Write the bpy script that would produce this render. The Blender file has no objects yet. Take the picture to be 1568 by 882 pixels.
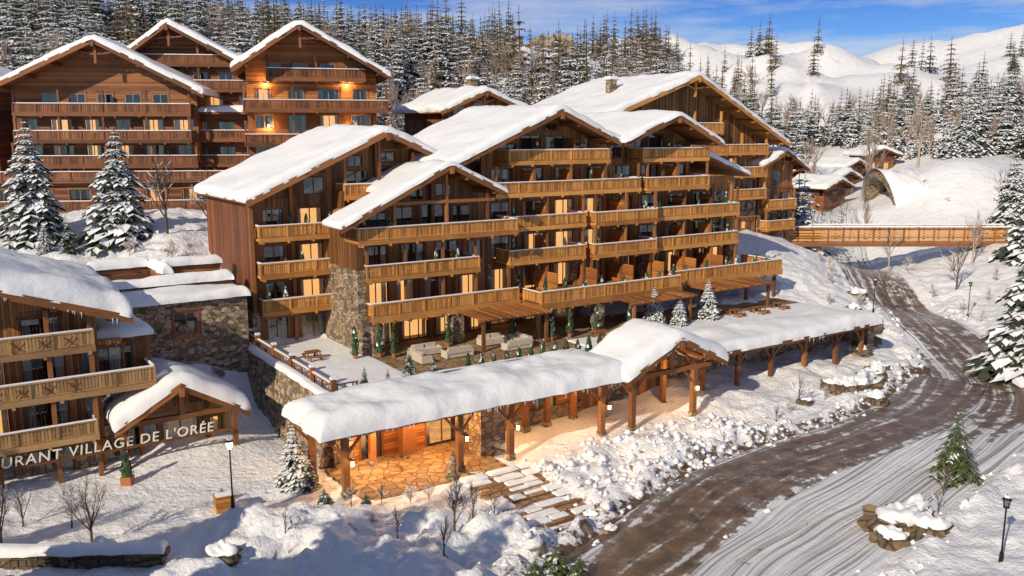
import bpy, math, random
import numpy as np
from mathutils import Vector, Matrix, noise
random.seed(7)
scene=bpy.context.scene
COL=bpy.context.collection
O=(-10.1,51.1);TH=math.atan2(.555,.832)
def L2W(a,b): return (O[0]+.832*a-.555*b, O[1]+.555*a+.832*b)

# ------------------------------------------------------------ materials
def newmat(name):
    m=bpy.data.materials.new(name);m.use_nodes=True
    nt=m.node_tree;b=nt.nodes['Principled BSDF'];return m,nt,b
def nd(nt,t,**k):
    n=nt.nodes.new(t)
    for a,v in k.items(): setattr(n,a,v)
    return n
def lk(nt,a,b): nt.links.new(a,b)
def ramp(nt,fac,stops):
    r=nd(nt,'ShaderNodeValToRGB');e=r.color_ramp.elements
    e[0].position=stops[0][0];e[0].color=(*stops[0][1],1)
    e[1].position=stops[-1][0];e[1].color=(*stops[-1][1],1)
    for p,c in stops[1:-1]:
        x=e.new(p);x.color=(*c,1)
    lk(nt,fac,r.inputs[0]);return r.outputs[0]
def mth(nt,op,a,b=None,c=None):
    n=nd(nt,'ShaderNodeMath',operation=op)
    for i,v in enumerate((a,b,c)):
        if v is None: continue
        if isinstance(v,(int,float)): n.inputs[i].default_value=v
        else: lk(nt,v,n.inputs[i])
    return n.outputs[0]
def mixc(nt,f,a,b,mode='MIX'):
    n=nd(nt,'ShaderNodeMix',data_type='RGBA',blend_type=mode)
    for i,v in ((0,f),(6,a),(7,b)):
        if isinstance(v,(int,float)): n.inputs[i].default_value=v
        elif isinstance(v,tuple): n.inputs[i].default_value=(*v,1)
        else: lk(nt,v,n.inputs[i])
    return n.outputs[2]
def noi(nt,vec,scale,detail=4,rough=.55):
    n=nd(nt,'ShaderNodeTexNoise');n.inputs['Scale'].default_value=scale;n.inputs['Detail'].default_value=detail;n.inputs['Roughness'].default_value=rough
    if vec is not None: lk(nt,vec,n.inputs['Vector'])
    return n.outputs[0]
def mapv(nt,src,sc):
    m=nd(nt,'ShaderNodeMapping');m.inputs['Scale'].default_value=sc;lk(nt,src,m.inputs[0]);return m.outputs[0]
def bump(nt,b,h,s,d):
    n=nd(nt,'ShaderNodeBump');n.inputs['Strength'].default_value=s;n.inputs['Distance'].default_value=d
    lk(nt,h,n.inputs['Height']);lk(nt,n.outputs[0],b.inputs['Normal'])
MT={}
def wood(name,c1,c2,pl=None,pitch=.2,rough=.65):
    m,nt,b=newmat(name)
    tc=nd(nt,'ShaderNodeTexCoord').outputs['Object']
    geo=nd(nt,'ShaderNodeNewGeometry')
    sep=nd(nt,'ShaderNodeSeparateXYZ');lk(nt,tc,sep.inputs[0])
    n1=noi(nt,mapv(nt,tc,(9,9,1.2) if pl=='v' else (1.2,1.2,12)),1.5,5,.6)
    n2=noi(nt,tc,.45,4,.65)
    f=mth(nt,'ADD',mth(nt,'MULTIPLY',n1,.5),mth(nt,'MULTIPLY',n2,.55))
    f=mth(nt,'ADD',f,mth(nt,'MULTIPLY',mth(nt,'SUBTRACT',geo.outputs['Random Per Island'],.5),.45))
    if pl:
        co=sep.outputs[2] if pl=='h' else mth(nt,'ADD',sep.outputs[0],sep.outputs[1])
        q=mth(nt,'DIVIDE',co,pitch);fr=mth(nt,'FRACT',q);fl=mth(nt,'FLOOR',q)
        wn=nd(nt,'ShaderNodeTexWhiteNoise',noise_dimensions='1D');lk(nt,fl,wn.inputs['W'])
        f=mth(nt,'ADD',f,mth(nt,'MULTIPLY',mth(nt,'SUBTRACT',wn.outputs[0],.5),.55))
        gap=mth(nt,'GREATER_THAN',mth(nt,'ABSOLUTE',mth(nt,'SUBTRACT',fr,.5)),.44)
    col=ramp(nt,f,[(.25,c1),(.8,c2)])
    if pl:
        col=mixc(nt,gap,col,tuple(x*.25 for x in c1))
        bump(nt,b,mth(nt,'SUBTRACT',1,gap),.5,.02)
    else: bump(nt,b,n1,.3,.01)
    lk(nt,col,b.inputs['Base Color']);b.inputs['Roughness'].default_value=rough
    MT[name]=m
wood('golden_wood',(.27,.105,.022),(.70,.34,.09))
wood('golden_siding',(.12,.046,.013),(.46,.205,.062),'v',.22)
wood('beam_wood',(.11,.040,.012),(.36,.145,.042))
wood('dark_siding',(.10,.034,.012),(.35,.135,.045),'h',.24)
wood('dark_wood',(.07,.025,.010),(.27,.10,.036))
wood('red_siding',(.10,.034,.014),(.27,.092,.034),'v',.25)
wood('orange_wood',(.24,.08,.018),(.52,.21,.05),'h',.24)
wood('grey_wood',(.17,.09,.038),(.48,.30,.135))
def stone(name,c1,c2,sc=2.2):
    m,nt,b=newmat(name)
    tc=nd(nt,'ShaderNodeTexCoord').outputs['Object']
    nz=nd(nt,'ShaderNodeTexNoise');nz.inputs['Scale'].default_value=1.5;lk(nt,tc,nz.inputs['Vector'])
    v0=nd(nt,'ShaderNodeMix',data_type='VECTOR');v0.inputs[0].default_value=.12;lk(nt,tc,v0.inputs[4]);lk(nt,nz.outputs['Color'],v0.inputs[5])
    v1=mapv(nt,v0.outputs[1],(1,1,1.5))
    a=nd(nt,'ShaderNodeTexVoronoi',feature='DISTANCE_TO_EDGE');c=nd(nt,'ShaderNodeTexVoronoi')
    for q in (a,c): q.inputs['Scale'].default_value=sc;lk(nt,v1,q.inputs['Vector'])
    s=nd(nt,'ShaderNodeSeparateColor');lk(nt,c.outputs['Color'],s.inputs[0])
    n=noi(nt,tc,9,4)
    col=ramp(nt,mth(nt,'ADD',mth(nt,'MULTIPLY',s.outputs[0],.7),mth(nt,'MULTIPLY',n,.35)),[(.15,c1),(.55,tuple((x+y)/2*k for x,y,k in zip(c1,c2,(1.15,1,.8)))),(.95,c2)])
    ed=nd(nt,'ShaderNodeMapRange');lk(nt,a.outputs[0],ed.inputs[0]);ed.inputs[1].default_value=0;ed.inputs[2].default_value=.07
    col=mixc(nt,ed.outputs[0],tuple(x*.45 for x in c1),col)
    lk(nt,col,b.inputs['Base Color']);b.inputs['Roughness'].default_value=.85
    bump(nt,b,mth(nt,'ADD',ed.outputs[0],mth(nt,'MULTIPLY',n,.4)),.8,.06)
    MT[name]=m
stone('stone_masonry',(.10,.08,.06),(.48,.40,.31))
stone('boulder_rock',(.09,.07,.05),(.34,.26,.18),.8)
stone('cliff_rock',(.13,.115,.10),(.36,.32,.28),.25)
stone('paving',(.20,.13,.075),(.36,.26,.15),1.6)
def snowmat(name,c=(.82,.85,.89)):
    m,nt,b=newmat(name)
    tc=nd(nt,'ShaderNodeNewGeometry').outputs['Position']
    n=noi(nt,tc,.9,6,.6);n2=noi(nt,tc,14,3,.6)
    col=ramp(nt,n,[(.3,tuple(x*.93 for x in c)),(.7,c)])
    lk(nt,col,b.inputs['Base Color']);b.inputs['Roughness'].default_value=.6
    b.inputs['Specular IOR Level'].default_value=.25
    bump(nt,b,mth(nt,'ADD',n,mth(nt,'MULTIPLY',n2,.12)),.4,.3)
    MT[name]=m
snowmat('snow')
m,nt,b=newmat('snow_ground')
pos=nd(nt,'ShaderNodeNewGeometry').outputs['Position']
n1=noi(nt,pos,.5,8,.62);n2=noi(nt,pos,2.2,6,.65)
vo=nd(nt,'ShaderNodeTexVoronoi');vo.inputs['Scale'].default_value=1.35;lk(nt,pos,vo.inputs['Vector'])
foot=ramp(nt,vo.outputs['Distance'],[(.1,(0,0,0)),(.34,(1,1,1))])
at=nd(nt,'ShaderNodeAttribute');at.attribute_name='trod'
pat=ramp(nt,noi(nt,pos,.28,3),[(.48,(0,0,0)),(.6,(1,1,1))])
footm=mth(nt,'MULTIPLY',mth(nt,'MULTIPLY',mth(nt,'SUBTRACT',foot,1),at.outputs['Fac']),pat)
h=mth(nt,'ADD',mth(nt,'ADD',n1,mth(nt,'MULTIPLY',n2,.5)),mth(nt,'MULTIPLY',footm,.42))
col=ramp(nt,n1,[(.3,(.74,.77,.82)),(.65,(.84,.86,.90))])
at2=nd(nt,'ShaderNodeAttribute');at2.attribute_name='dirt'
dm=ramp(nt,mth(nt,'ADD',mth(nt,'MULTIPLY',noi(nt,pos,1.3,7,.7),.9),mth(nt,'MULTIPLY',at2.outputs['Fac'],.45)),[(.70,(0,0,0)),(.78,(1,1,1))])
col=mixc(nt,mth(nt,'MULTIPLY',dm,mth(nt,'GREATER_THAN',at2.outputs['Fac'],.02)),col,(.12,.075,.042))
nrm=nd(nt,'ShaderNodeSeparateXYZ');lk(nt,nd(nt,'ShaderNodeNewGeometry').outputs['Normal'],nrm.inputs[0])
stp=ramp(nt,mth(nt,'ADD',mth(nt,'SUBTRACT',1,nrm.outputs[2]),mth(nt,'MULTIPLY',mth(nt,'SUBTRACT',noi(nt,pos,.12,8,.75),.5),1.0)),[(.27,(0,0,0)),(.33,(1,1,1))])
col=mixc(nt,stp,col,(.2,.17,.145))
lk(nt,col,b.inputs['Base Color']);b.inputs['Roughness'].default_value=.6;b.inputs['Specular IOR Level'].default_value=.25
bump(nt,b,h,.85,.5);MT['snow_ground']=m
def roadmat(name,bias,tracks):
    m,nt,b=newmat(name)
    uv=nd(nt,'ShaderNodeUVMap').outputs[0]
    s=nd(nt,'ShaderNodeSeparateXYZ');lk(nt,uv,s.inputs[0])
    pos=nd(nt,'ShaderNodeNewGeometry').outputs['Position']
    wob=mth(nt,'MULTIPLY',mth(nt,'SUBTRACT',noi(nt,mapv(nt,uv,(.1,.05,1)),1,2),.5),3.4)
    ux=mth(nt,'ADD',s.outputs[0],wob)
    cmb=nd(nt,'ShaderNodeCombineXYZ');lk(nt,mth(nt,'MULTIPLY',ux,1.25),cmb.inputs[0]);lk(nt,mth(nt,'MULTIPLY',s.outputs[1],.03),cmb.inputs[1])
    st=noi(nt,cmb.outputs[0],1,2,.6)
    pn=noi(nt,pos,.8,8,.72)
    al=nd(nt,'ShaderNodeAttribute');al.attribute_name='sb'
    hw=nd(nt,'ShaderNodeAttribute');hw.attribute_name='au'
    edge=mth(nt,'MULTIPLY',mth(nt,'POWER',hw.outputs['Fac'],4),.22)
    tot=mth(nt,'ADD',mth(nt,'ADD',mth(nt,'MULTIPLY',st,tracks),mth(nt,'MULTIPLY',pn,.85)),mth(nt,'ADD',edge,mth(nt,'ADD',al.outputs['Fac'],bias)))
    sn=ramp(nt,tot,[(.74,(0,0,0)),(.79,(1,1,1))])
    slush=ramp(nt,tot,[(.66,(0,0,0)),(.74,(1,1,1))])
    asp=ramp(nt,noi(nt,pos,.7,6),[(.3,(.045,.03,.02)),(.7,(.19,.115,.062))])
    asp=mixc(nt,mth(nt,'MULTIPLY',slush,.55),asp,(.34,.29,.25))
    fine=noi(nt,mapv(nt,cmb.outputs[0],(2.4,1,1)),1.6,2)
    scol=ramp(nt,fine,[(.38,(.40,.38,.37)),(.48,(.72,.75,.8)),(.7,(.82,.85,.9))])
    lk(nt,mixc(nt,sn,asp,scol),b.inputs['Base Color'])
    lk(nt,mth(nt,'ADD',mth(nt,'MULTIPLY',sn,.35),.28),b.inputs['Roughness'])
    hh=mth(nt,'ADD',mth(nt,'MULTIPLY',sn,.6),mth(nt,'ADD',mth(nt,'MULTIPLY',mth(nt,'MULTIPLY',fine,sn),2.8),mth(nt,'MULTIPLY',pn,.9)))
    bump(nt,b,hh,.95,.17)
    MT[name]=m
roadmat('road_surface',-.125,.75)
m,nt,b=newmat('window_glass')
nt.nodes.remove(b)
out=nt.nodes['Material Output']
gl=nd(nt,'ShaderNodeBsdfGlossy');gl.inputs['Roughness'].default_value=.03;gl.inputs['Color'].default_value=(.8,.9,1,1)
tr=nd(nt,'ShaderNodeBsdfTransparent');tr.inputs[0].default_value=(.68,.7,.7,1)
fr=nd(nt,'ShaderNodeFresnel');fr.inputs[0].default_value=1.55
mx=nd(nt,'ShaderNodeMixShader');lk(nt,mth(nt,'ADD',mth(nt,'MULTIPLY',fr.outputs[0],.9),.06),mx.inputs[0]);lk(nt,tr.outputs[0],mx.inputs[1]);lk(nt,gl.outputs[0],mx.inputs[2]);lk(nt,mx.outputs[0],out.inputs[0])
MT['window_glass']=m
def plain(name,c,rough=.6,metal=0,emit=None,es=0,var=.25):
    m,nt,b=newmat(name)
    geo=nd(nt,'ShaderNodeNewGeometry')
    tc=nd(nt,'ShaderNodeTexCoord').outputs['Object']
    f=mth(nt,'ADD',mth(nt,'MULTIPLY',geo.outputs['Random Per Island'],.6),mth(nt,'MULTIPLY',noi(nt,tc,2.5,4),.5))
    lk(nt,ramp(nt,f,[(.1,tuple(x*(1-var) for x in c)),(.9,tuple(min(1,x*(1+var)) for x in c))]),b.inputs['Base Color'])
    b.inputs['Roughness'].default_value=rough;b.inputs['Metallic'].default_value=metal
    if emit: b.inputs['Emission Color'].default_value=(*emit,1);b.inputs['Emission Strength'].default_value=es
    MT[name]=m
plain('window_frame',(.09,.045,.022))
plain('light_frame',(.3,.19,.1))
plain('curtain',(.70,.66,.60),.9,var=.2)
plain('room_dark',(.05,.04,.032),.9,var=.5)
plain('room_warm',(.35,.2,.09),.9,emit=(1,.5,.17),es=1.5)
plain('lamp_glow',(.9,.6,.3),.5,emit=(1,.6,.25),es=18)
plain('black_metal',(.02,.02,.022),.45,.6)
plain('spruce_green',(.036,.052,.028),.8,var=.6)
plain('olive_green',(.15,.105,.034),.8,var=.55)
plain('pine_needle',(.07,.095,.032),.8,var=.55)
plain('box_green',(.04,.08,.03),.8,var=.5)
plain('bark',(.10,.07,.05),.9,var=.3)
plain('frost_bark',(.40,.32,.27),.9,var=.3)
plain('tree_snow',(.84,.87,.92),.7,var=.08)
plain('ice',(.66,.74,.82),.12,var=.05)
plain('cushion',(.52,.46,.38),.9,var=.1)
plain('terracotta',(.36,.13,.05),.7)
plain('letter_cream',(.82,.78,.68),.5,var=.03)
plain('concrete',(.3,.28,.26),.85)

# ------------------------------------------------------------ mesh builder
class M:
    def __init__(s): s.v=[];s.f=[];s.m=[];s.sm=[]
    def add(s,vs,fs,mat,smooth=False):
        k=len(s.v);s.v+=[tuple(v) for v in vs]
        for f in fs: s.f.append(tuple(i+k for i in f));s.m.append(mat);s.sm.append(smooth)
    def box(s,x0,x1,y0,y1,z0,z1,mat):
        s.add([(x0,y0,z0),(x1,y0,z0),(x1,y1,z0),(x0,y1,z0),(x0,y0,z1),(x1,y0,z1),(x1,y1,z1),(x0,y1,z1)],
              [(0,3,2,1),(4,5,6,7),(0,1,5,4),(1,2,6,5),(2,3,7,6),(3,0,4,7)],mat)
    def beam(s,p,q,w,h,mat):
        p=Vector(p);q=Vector(q);d=(q-p).normalized()
        up=Vector((0,0,1)) if abs(d.z)<.98 else Vector((0,1,0))
        sx=d.cross(up).normalized();sz=sx.cross(d)
        vs=[c+sx*i*w/2+sz*j*h/2 for c in (p,q) for i,j in ((-1,-1),(1,-1),(1,1),(-1,1))]
        s.add(vs,[(0,3,2,1),(4,5,6,7),(0,1,5,4),(1,2,6,5),(2,3,7,6),(3,0,4,7)],mat)
    def cone(s,p,q,r0,r1,n,mat,smooth=True,cap=True):
        p=Vector(p);q=Vector(q);d=(q-p)
        if d.length<1e-6:return
        d.normalize();up=Vector((0,0,1)) if abs(d.z)<.95 else Vector((1,0,0))
        a=d.cross(up).normalized();b=d.cross(a)
        vs=[];fs=[]
        for c,r in ((p,r0),(q,r1)):
            for i in range(n):
                t=2*math.pi*i/n;vs.append(c+(a*math.cos(t)+b*math.sin(t))*r)
        for i in range(n): j=(i+1)%n;fs.append((i,j,n+j,n+i))
        s.add(vs,fs,mat,smooth)
        if cap: s.add(vs[:n][::-1],[tuple(range(n))],mat);s.add(vs[n:],[tuple(range(n))],mat)
    def prism(s,poly,y0,y1,mat):
        n=len(poly)
        s.add([(x,y0,z) for x,z in poly]+[(x,y1,z) for x,z in poly],
          [tuple(range(n)),tuple(range(2*n-1,n-1,-1))]+[(i,n+i,n+(i+1)%n,(i+1)%n) for i in range(n)],mat)
    def mesh(s,name):
        me=bpy.data.meshes.new(name);me.from_pydata(s.v,[],s.f)
        used=sorted(set(s.m));ix={k:i for i,k in enumerate(used)}
        for k in used: me.materials.append(MT[k])
        me.polygons.foreach_set('material_index',[ix[k] for k in s.m])
        me.polygons.foreach_set('use_smooth',s.sm);me.update();return me
    def obj(s,name,parent=None,loc=None,rot=0):
        if not s.f: return None
        o=bpy.data.objects.new(name,s.mesh(name));COL.objects.link(o)
        if parent: o.parent=parent
        if loc: o.location=loc
        o.rotation_euler[2]=rot
        return o
def empty(name,loc=(0,0,0),rot=0):
    e=bpy.data.objects.new(name,None);COL.objects.link(e);e.location=loc;e.rotation_euler[2]=rot;e.empty_display_size=.5;return e

# ------------------------------------------------------------ snow slabs
def samples(a,b,r,step):
    e=[0,.05,.15,.3,.5,.75,1.0]
    L=b-a
    if L<2*r+.1: r=L/2-.02
    l=[a+r*x for x in e];rr=[b-r*x for x in e][::-1]
    n=max(1,int((rr[0]-l[-1])/step));mid=[l[-1]+(rr[0]-l[-1])*i/n for i in range(1,n)]
    return l+mid+rr
def snow_profile(S,prof,y0,y1,T,ov=.12,step=.6,seed=0,sag=.07):
    P=[Vector((x,0,z)) for x,z in prof]
    d0=(P[0]-P[1]).normalized();P[0]=P[0]+d0*ov;d1=(P[-1]-P[-2]).normalized();P[-1]=P[-1]+d1*ov
    y0-=ov;y1+=ov
    cum=[0]
    for i in range(1,len(P)): cum.append(cum[-1]+(P[i]-P[i-1]).length)
    L=cum[-1];r=T*1.05
    def at(s):
        for i in range(1,len(P)):
            if s<=cum[i]+1e-9 or i==len(P)-1:
                t=(s-cum[i-1])/(cum[i]-cum[i-1]);return P[i-1].lerp(P[i],t)
    ss=samples(0,L,r,step);ys=samples(y0,y1,r,step)
    vs=[];fs=[]
    for s in ss:
        p=at(s)
        t=at(min(L,s+.35))-at(max(0,s-.35));n=Vector((-t.z,0,t.x)).normalized()
        for y in ys:
            d=min(s,L-s,y-y0,y1-y);u=min(1,max(0,d/r))
            k=math.sqrt(max(0,1-(1-u)**2))
            nn=noise.noise((p.x*.35+seed,y*.35,p.z*.35))+.45*noise.noise((p.x*1.1,y*1.1+seed,0))
            th=T*k*(1+.36*nn)-sag*(1-k)
            ej=(1-k)*(noise.noise((p.x*.8+seed,y*.8,5))*.24+.12*noise.noise((p.x*2.5+seed,y*2.5,5)))*min(1,T*2)
            v=p+n*th
            yy=y+(ej if y-y0<r or y1-y<r else 0)
            vs.append((v.x+(ej if s<r or L-s<r else 0),yy,v.z))
    W=len(ys)
    for i in range(len(ss)-1):
        for j in range(W-1): fs.append((i*W+j,(i+1)*W+j,(i+1)*W+j+1,i*W+j+1))
    S.add(vs,fs,'snow',True)
def snow_flat(S,x0,x1,y0,y1,z,T,seed=0,step=.5,dz=0): snow_profile(S,[(x0,z),(x1,z+dz)],y0,y1,T,seed=seed,step=step,ov=.08,sag=.04)
def icicles(S,x0,z0,x1,z1,y,dens=2.2,mx=.55):
    r=random.Random(int(x0*13+y*7));n=int(abs(x1-x0)*dens)
    for i in range(n):
        t=r.random()
        if noise.noise((t*9+x0,y,0))<-.1: continue
        x=x0+(x1-x0)*t;z=z0+(z1-z0)*t;l=r.uniform(.1,mx)*r.random()+.06
        S.cone((x,y,z),(x,y,z-l),.03,.004,5,'ice',cap=False)

# ------------------------------------------------------------ architecture parts
def gable_roof(R,S,xl,zl,xp,zp,xr,zr,y0,y1,T=.5,mat='beam_wood',seed=0,purl=True):
    th=.22
    R.prism([(xl,zl-th),(xp,zp-th),(xp,zp),(xl,zl)],y0,y1,mat)
    R.prism([(xp+.002,zp-th),(xr,zr-th),(xr,zr),(xp+.002,zp)],y0,y1,mat)
    for (ax,az,bx,bz) in ((xl,zl,xp,zp),(xr,zr,xp,zp)):
        sgn=.01 if ax<bx else -.01
        R.prism([(ax-sgn*8,az-.5),(bx-sgn,bz-.5),(bx-sgn,bz+.05),(ax-sgn*8,az+.05)][::(1 if ax<bx else -1)],y0-.09,y0-.003,mat)
        n=max(2,int(abs(bx-ax)/2.8))
        if purl:
            for i in range(n):
                t=(i+.4)/n;x=ax+(bx-ax)*t;z=az+(bz-az)*t-th
                R.box(x-.13,x+.13,y0+.1,y0+3.5,z-.42-(.0),z-.06,mat)
    R.box(xp-.16,xp+.16,y0-.25,y0+3,zp-.85,zp-.3,mat)
    snow_profile(S,[(xl,zl+.01),(xp,zp+.01),(xr,zr+.01)],y0,y1,T,seed=seed)
def window(W,cx,w,zb,h,y,frame='window_frame',room='room_dark',mull=2,proud=False,cur=True):
    t=.08;x0,x1=cx-w/2,cx+w/2;z0,z1=zb,zb+h
    yf=y-.05 if proud else y+.08
    W.box(x0,x0+t,yf,yf+.07,z0,z1,frame);W.box(x1-t,x1,yf,yf+.07,z0,z1,frame)
    W.box(x0+t,x1-t,yf,yf+.07,z1-t,z1,frame);W.box(x0+t,x1-t,yf,yf+.07,z0,z0+t,frame)
    for i in range(1,mull):
        xm=x0+w*i/mull;W.box(xm-.04,xm+.04,yf-.004,yf+.07,z0+t,z1-t,frame)
    yg=yf+.03
    W.add([(x0+t,yg,z0+t),(x1-t,yg,z0+t),(x1-t,yg,z1-t),(x0+t,yg,z1-t)],[(0,1,2,3)],'window_glass')
    yb=y-.008 if proud else y+1.3
    if proud:
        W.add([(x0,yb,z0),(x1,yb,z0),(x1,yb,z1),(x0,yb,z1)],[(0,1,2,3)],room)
        W.box(x0-.14,x0-.003,y-.04,y-.004,z0-.1,z1+.1,'beam_wood');W.box(x1+.003,x1+.14,y-.04,y-.004,z0-.1,z1+.1,'beam_wood');W.box(x0-.2,x1+.2,y-.07,y-.004,z1+.1,z1+.26,'beam_wood')
    if cur and not proud:
        cw=w*random.choice((.14,.2,.28))
        for a,b2 in ((x0+t,x0+t+cw),(x1-t-cw,x1-t)):
            n=4
            vs=[];fs=[]
            for i in range(n*2+1):
                xx=a+(b2-a)*i/(n*2);yy=y+.3+(.05 if i%2 else 0);vs+=[(xx,yy,z0),(xx,yy,z1)]
            for i in range(n*2): fs.append((2*i,2*i+2,2*i+3,2*i+1))
            W.add(vs,fs,'curtain')
def storey(W,x0,x1,y,z0,z1,ops,mat,th=.35,frame='window_frame',back=True,warm=0.0,mull=2):
    ops=sorted(ops);x=x0
    for cx,w,s,hd in ops:
        a,b=cx-w/2,cx+w/2
        if a>x: W.box(x,a,y,y+th,z0,z1,mat)
        if s>0.01: W.box(a,b,y,y+th,z0,z0+s,mat)
        W.box(a,b,y,y+th,z0+hd,z1,mat)
        window(W,cx,w,z0+s,hd-s,y,frame,mull=mull)
        W.box(a-.13,a-.002,y-.035,y-.003,z0+s,z0+hd,'beam_wood');W.box(b+.002,b+.13,y-.035,y-.003,z0+s,z0+hd,'beam_wood');W.box(a-.2,b+.2,y-.06,y-.003,z0+hd,z0+hd+.16,'beam_wood')
        x=b
        if back:
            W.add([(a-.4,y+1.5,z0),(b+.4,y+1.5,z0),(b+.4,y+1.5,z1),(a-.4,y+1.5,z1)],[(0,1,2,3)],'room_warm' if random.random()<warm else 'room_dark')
    if x<x1: W.box(x,x1,y,y+th,z0,z1,mat)
def rail(B,p,q,z,mat='golden_wood',h=1.05,snow=True,pitch=.2,posts=2.4,solid=.165):
    p=Vector((p[0],p[1],0));q=Vector((q[0],q[1],0));L=(q-p).length;d=(q-p)/L
    B.beam(p+Vector((0,0,z+h-.05)),q+Vector((0,0,z+h-.05)),.14,.09,mat)
    B.beam(p+Vector((0,0,z+.14)),q+Vector((0,0,z+.14)),.07,.08,mat)
    n=int(L/pitch)
    for i in range(n):
        c=p+d*((i+.5)*L/n)
        B.beam(c+Vector((0,0,z+.181)),c+Vector((0,0,z+h-.097)),.03,solid,mat) if abs(d.x)<.5 else B.box(c.x-solid/2,c.x+solid/2,c.y-.015,c.y+.015,z+.181,z+h-.097,mat)
    m=max(1,round(L/posts))
    for i in range(m+1):
        c=p+d*(L*i/m);B.box(c.x-.07,c.x+.07,c.y-.085,c.y+.085,z,z+h+.01,mat)
    if snow: B.beam(p+Vector((0,0,z+h+.045)),q+Vector((0,0,z+h+.045)),.15,.075,'tree_snow')
def cypress(B,x,y,z,h,r,pot=None):
    if pot: B.cone((x,y,z),(x,y,z+.38),.17,.23,8,pot);z+=.36
    B.cone((x,y,z),(x,y,z+.3),.03,.03,5,'bark')
    rr=random.Random(int(x*91+y*37+z*7))
    for i in range(int(70)):
        t=rr.random()**.8;a=rr.random()*6.283;R=r*(1-t)**.7*(.75+.4*rr.random())+.02
        c=Vector((x+R*math.cos(a)*.9,y+R*math.sin(a)*.9,z+.1+t*h));s=.09+.05*rr.random()
        o=Vector((math.cos(a),math.sin(a),.5));tn=Vector((-math.sin(a),math.cos(a),0))
        B.add([c-tn*s,c+Vector((0,0,-s*.6))+o*s*.4,c+tn*s,c+Vector((0,0,s*2.2))+o*s*.3],[(0,1,2,3)],'box_green' if rr.random()>.12 else 'tree_snow')
    B.cone((x,y,z+.08),(x,y,z+h*.95),r*.8,.02,7,'box_green')
def balcony(B,x0,x1,y0,y1,z,mat='golden_wood',ends=(1,1),posts=False,plants=.5,h=1.05):
    B.box(x0,x1,y0+.02,y1-.004,z-.22,z-.003,mat)
    B.box(x0-.04,x1+.04,y0-.06,y0+.017,z-.3,z+.08,mat)
    rail(B,(x0+.05,y0+.08),(x1-.05,y0+.08),z,mat,h)
    if ends[0]: rail(B,(x0+.08,y0+.2),(x0+.08,y1-.05),z,mat,h)
    if ends[1]: rail(B,(x1-.08,y0+.2),(x1-.08,y1-.05),z,mat,h)
    n=max(2,round((x1-x0)/2.6))
    for i in range(n+1):
        x=x0+.3+(x1-x0-.6)*i/n;B.box(x-.09,x+.09,y0-.1,y1-.01,z-.46,z-.225,mat)
    if plants:
        x=x0+.7
        while x<x1-.6:
            q=random.random()
            if q<plants: cypress(B,x,y0+.45,z,random.uniform(1.1,1.7),.27,'terracotta')
            elif q<plants+.2 and y1-y0>1.4:
                B.cone((x,y0+.9,z),(x,y0+.9,z+.7),.05,.05,6,'dark_wood');B.cone((x,y0+.9,z+.7),(x,y0+.9,z+.75),.35,.35,10,'beam_wood')
                for sx in (-.6,.6): B.box(x+sx-.2,x+sx+.2,y0+.7,y0+1.1,z+.4,z+.46,'dark_wood');B.box(x+sx*1.3-.03,x+sx*1.3+.03,y0+.7,y0+1.1,z,z+.9,'dark_wood')
            x+=random.uniform(1.3,2.6)

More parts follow.
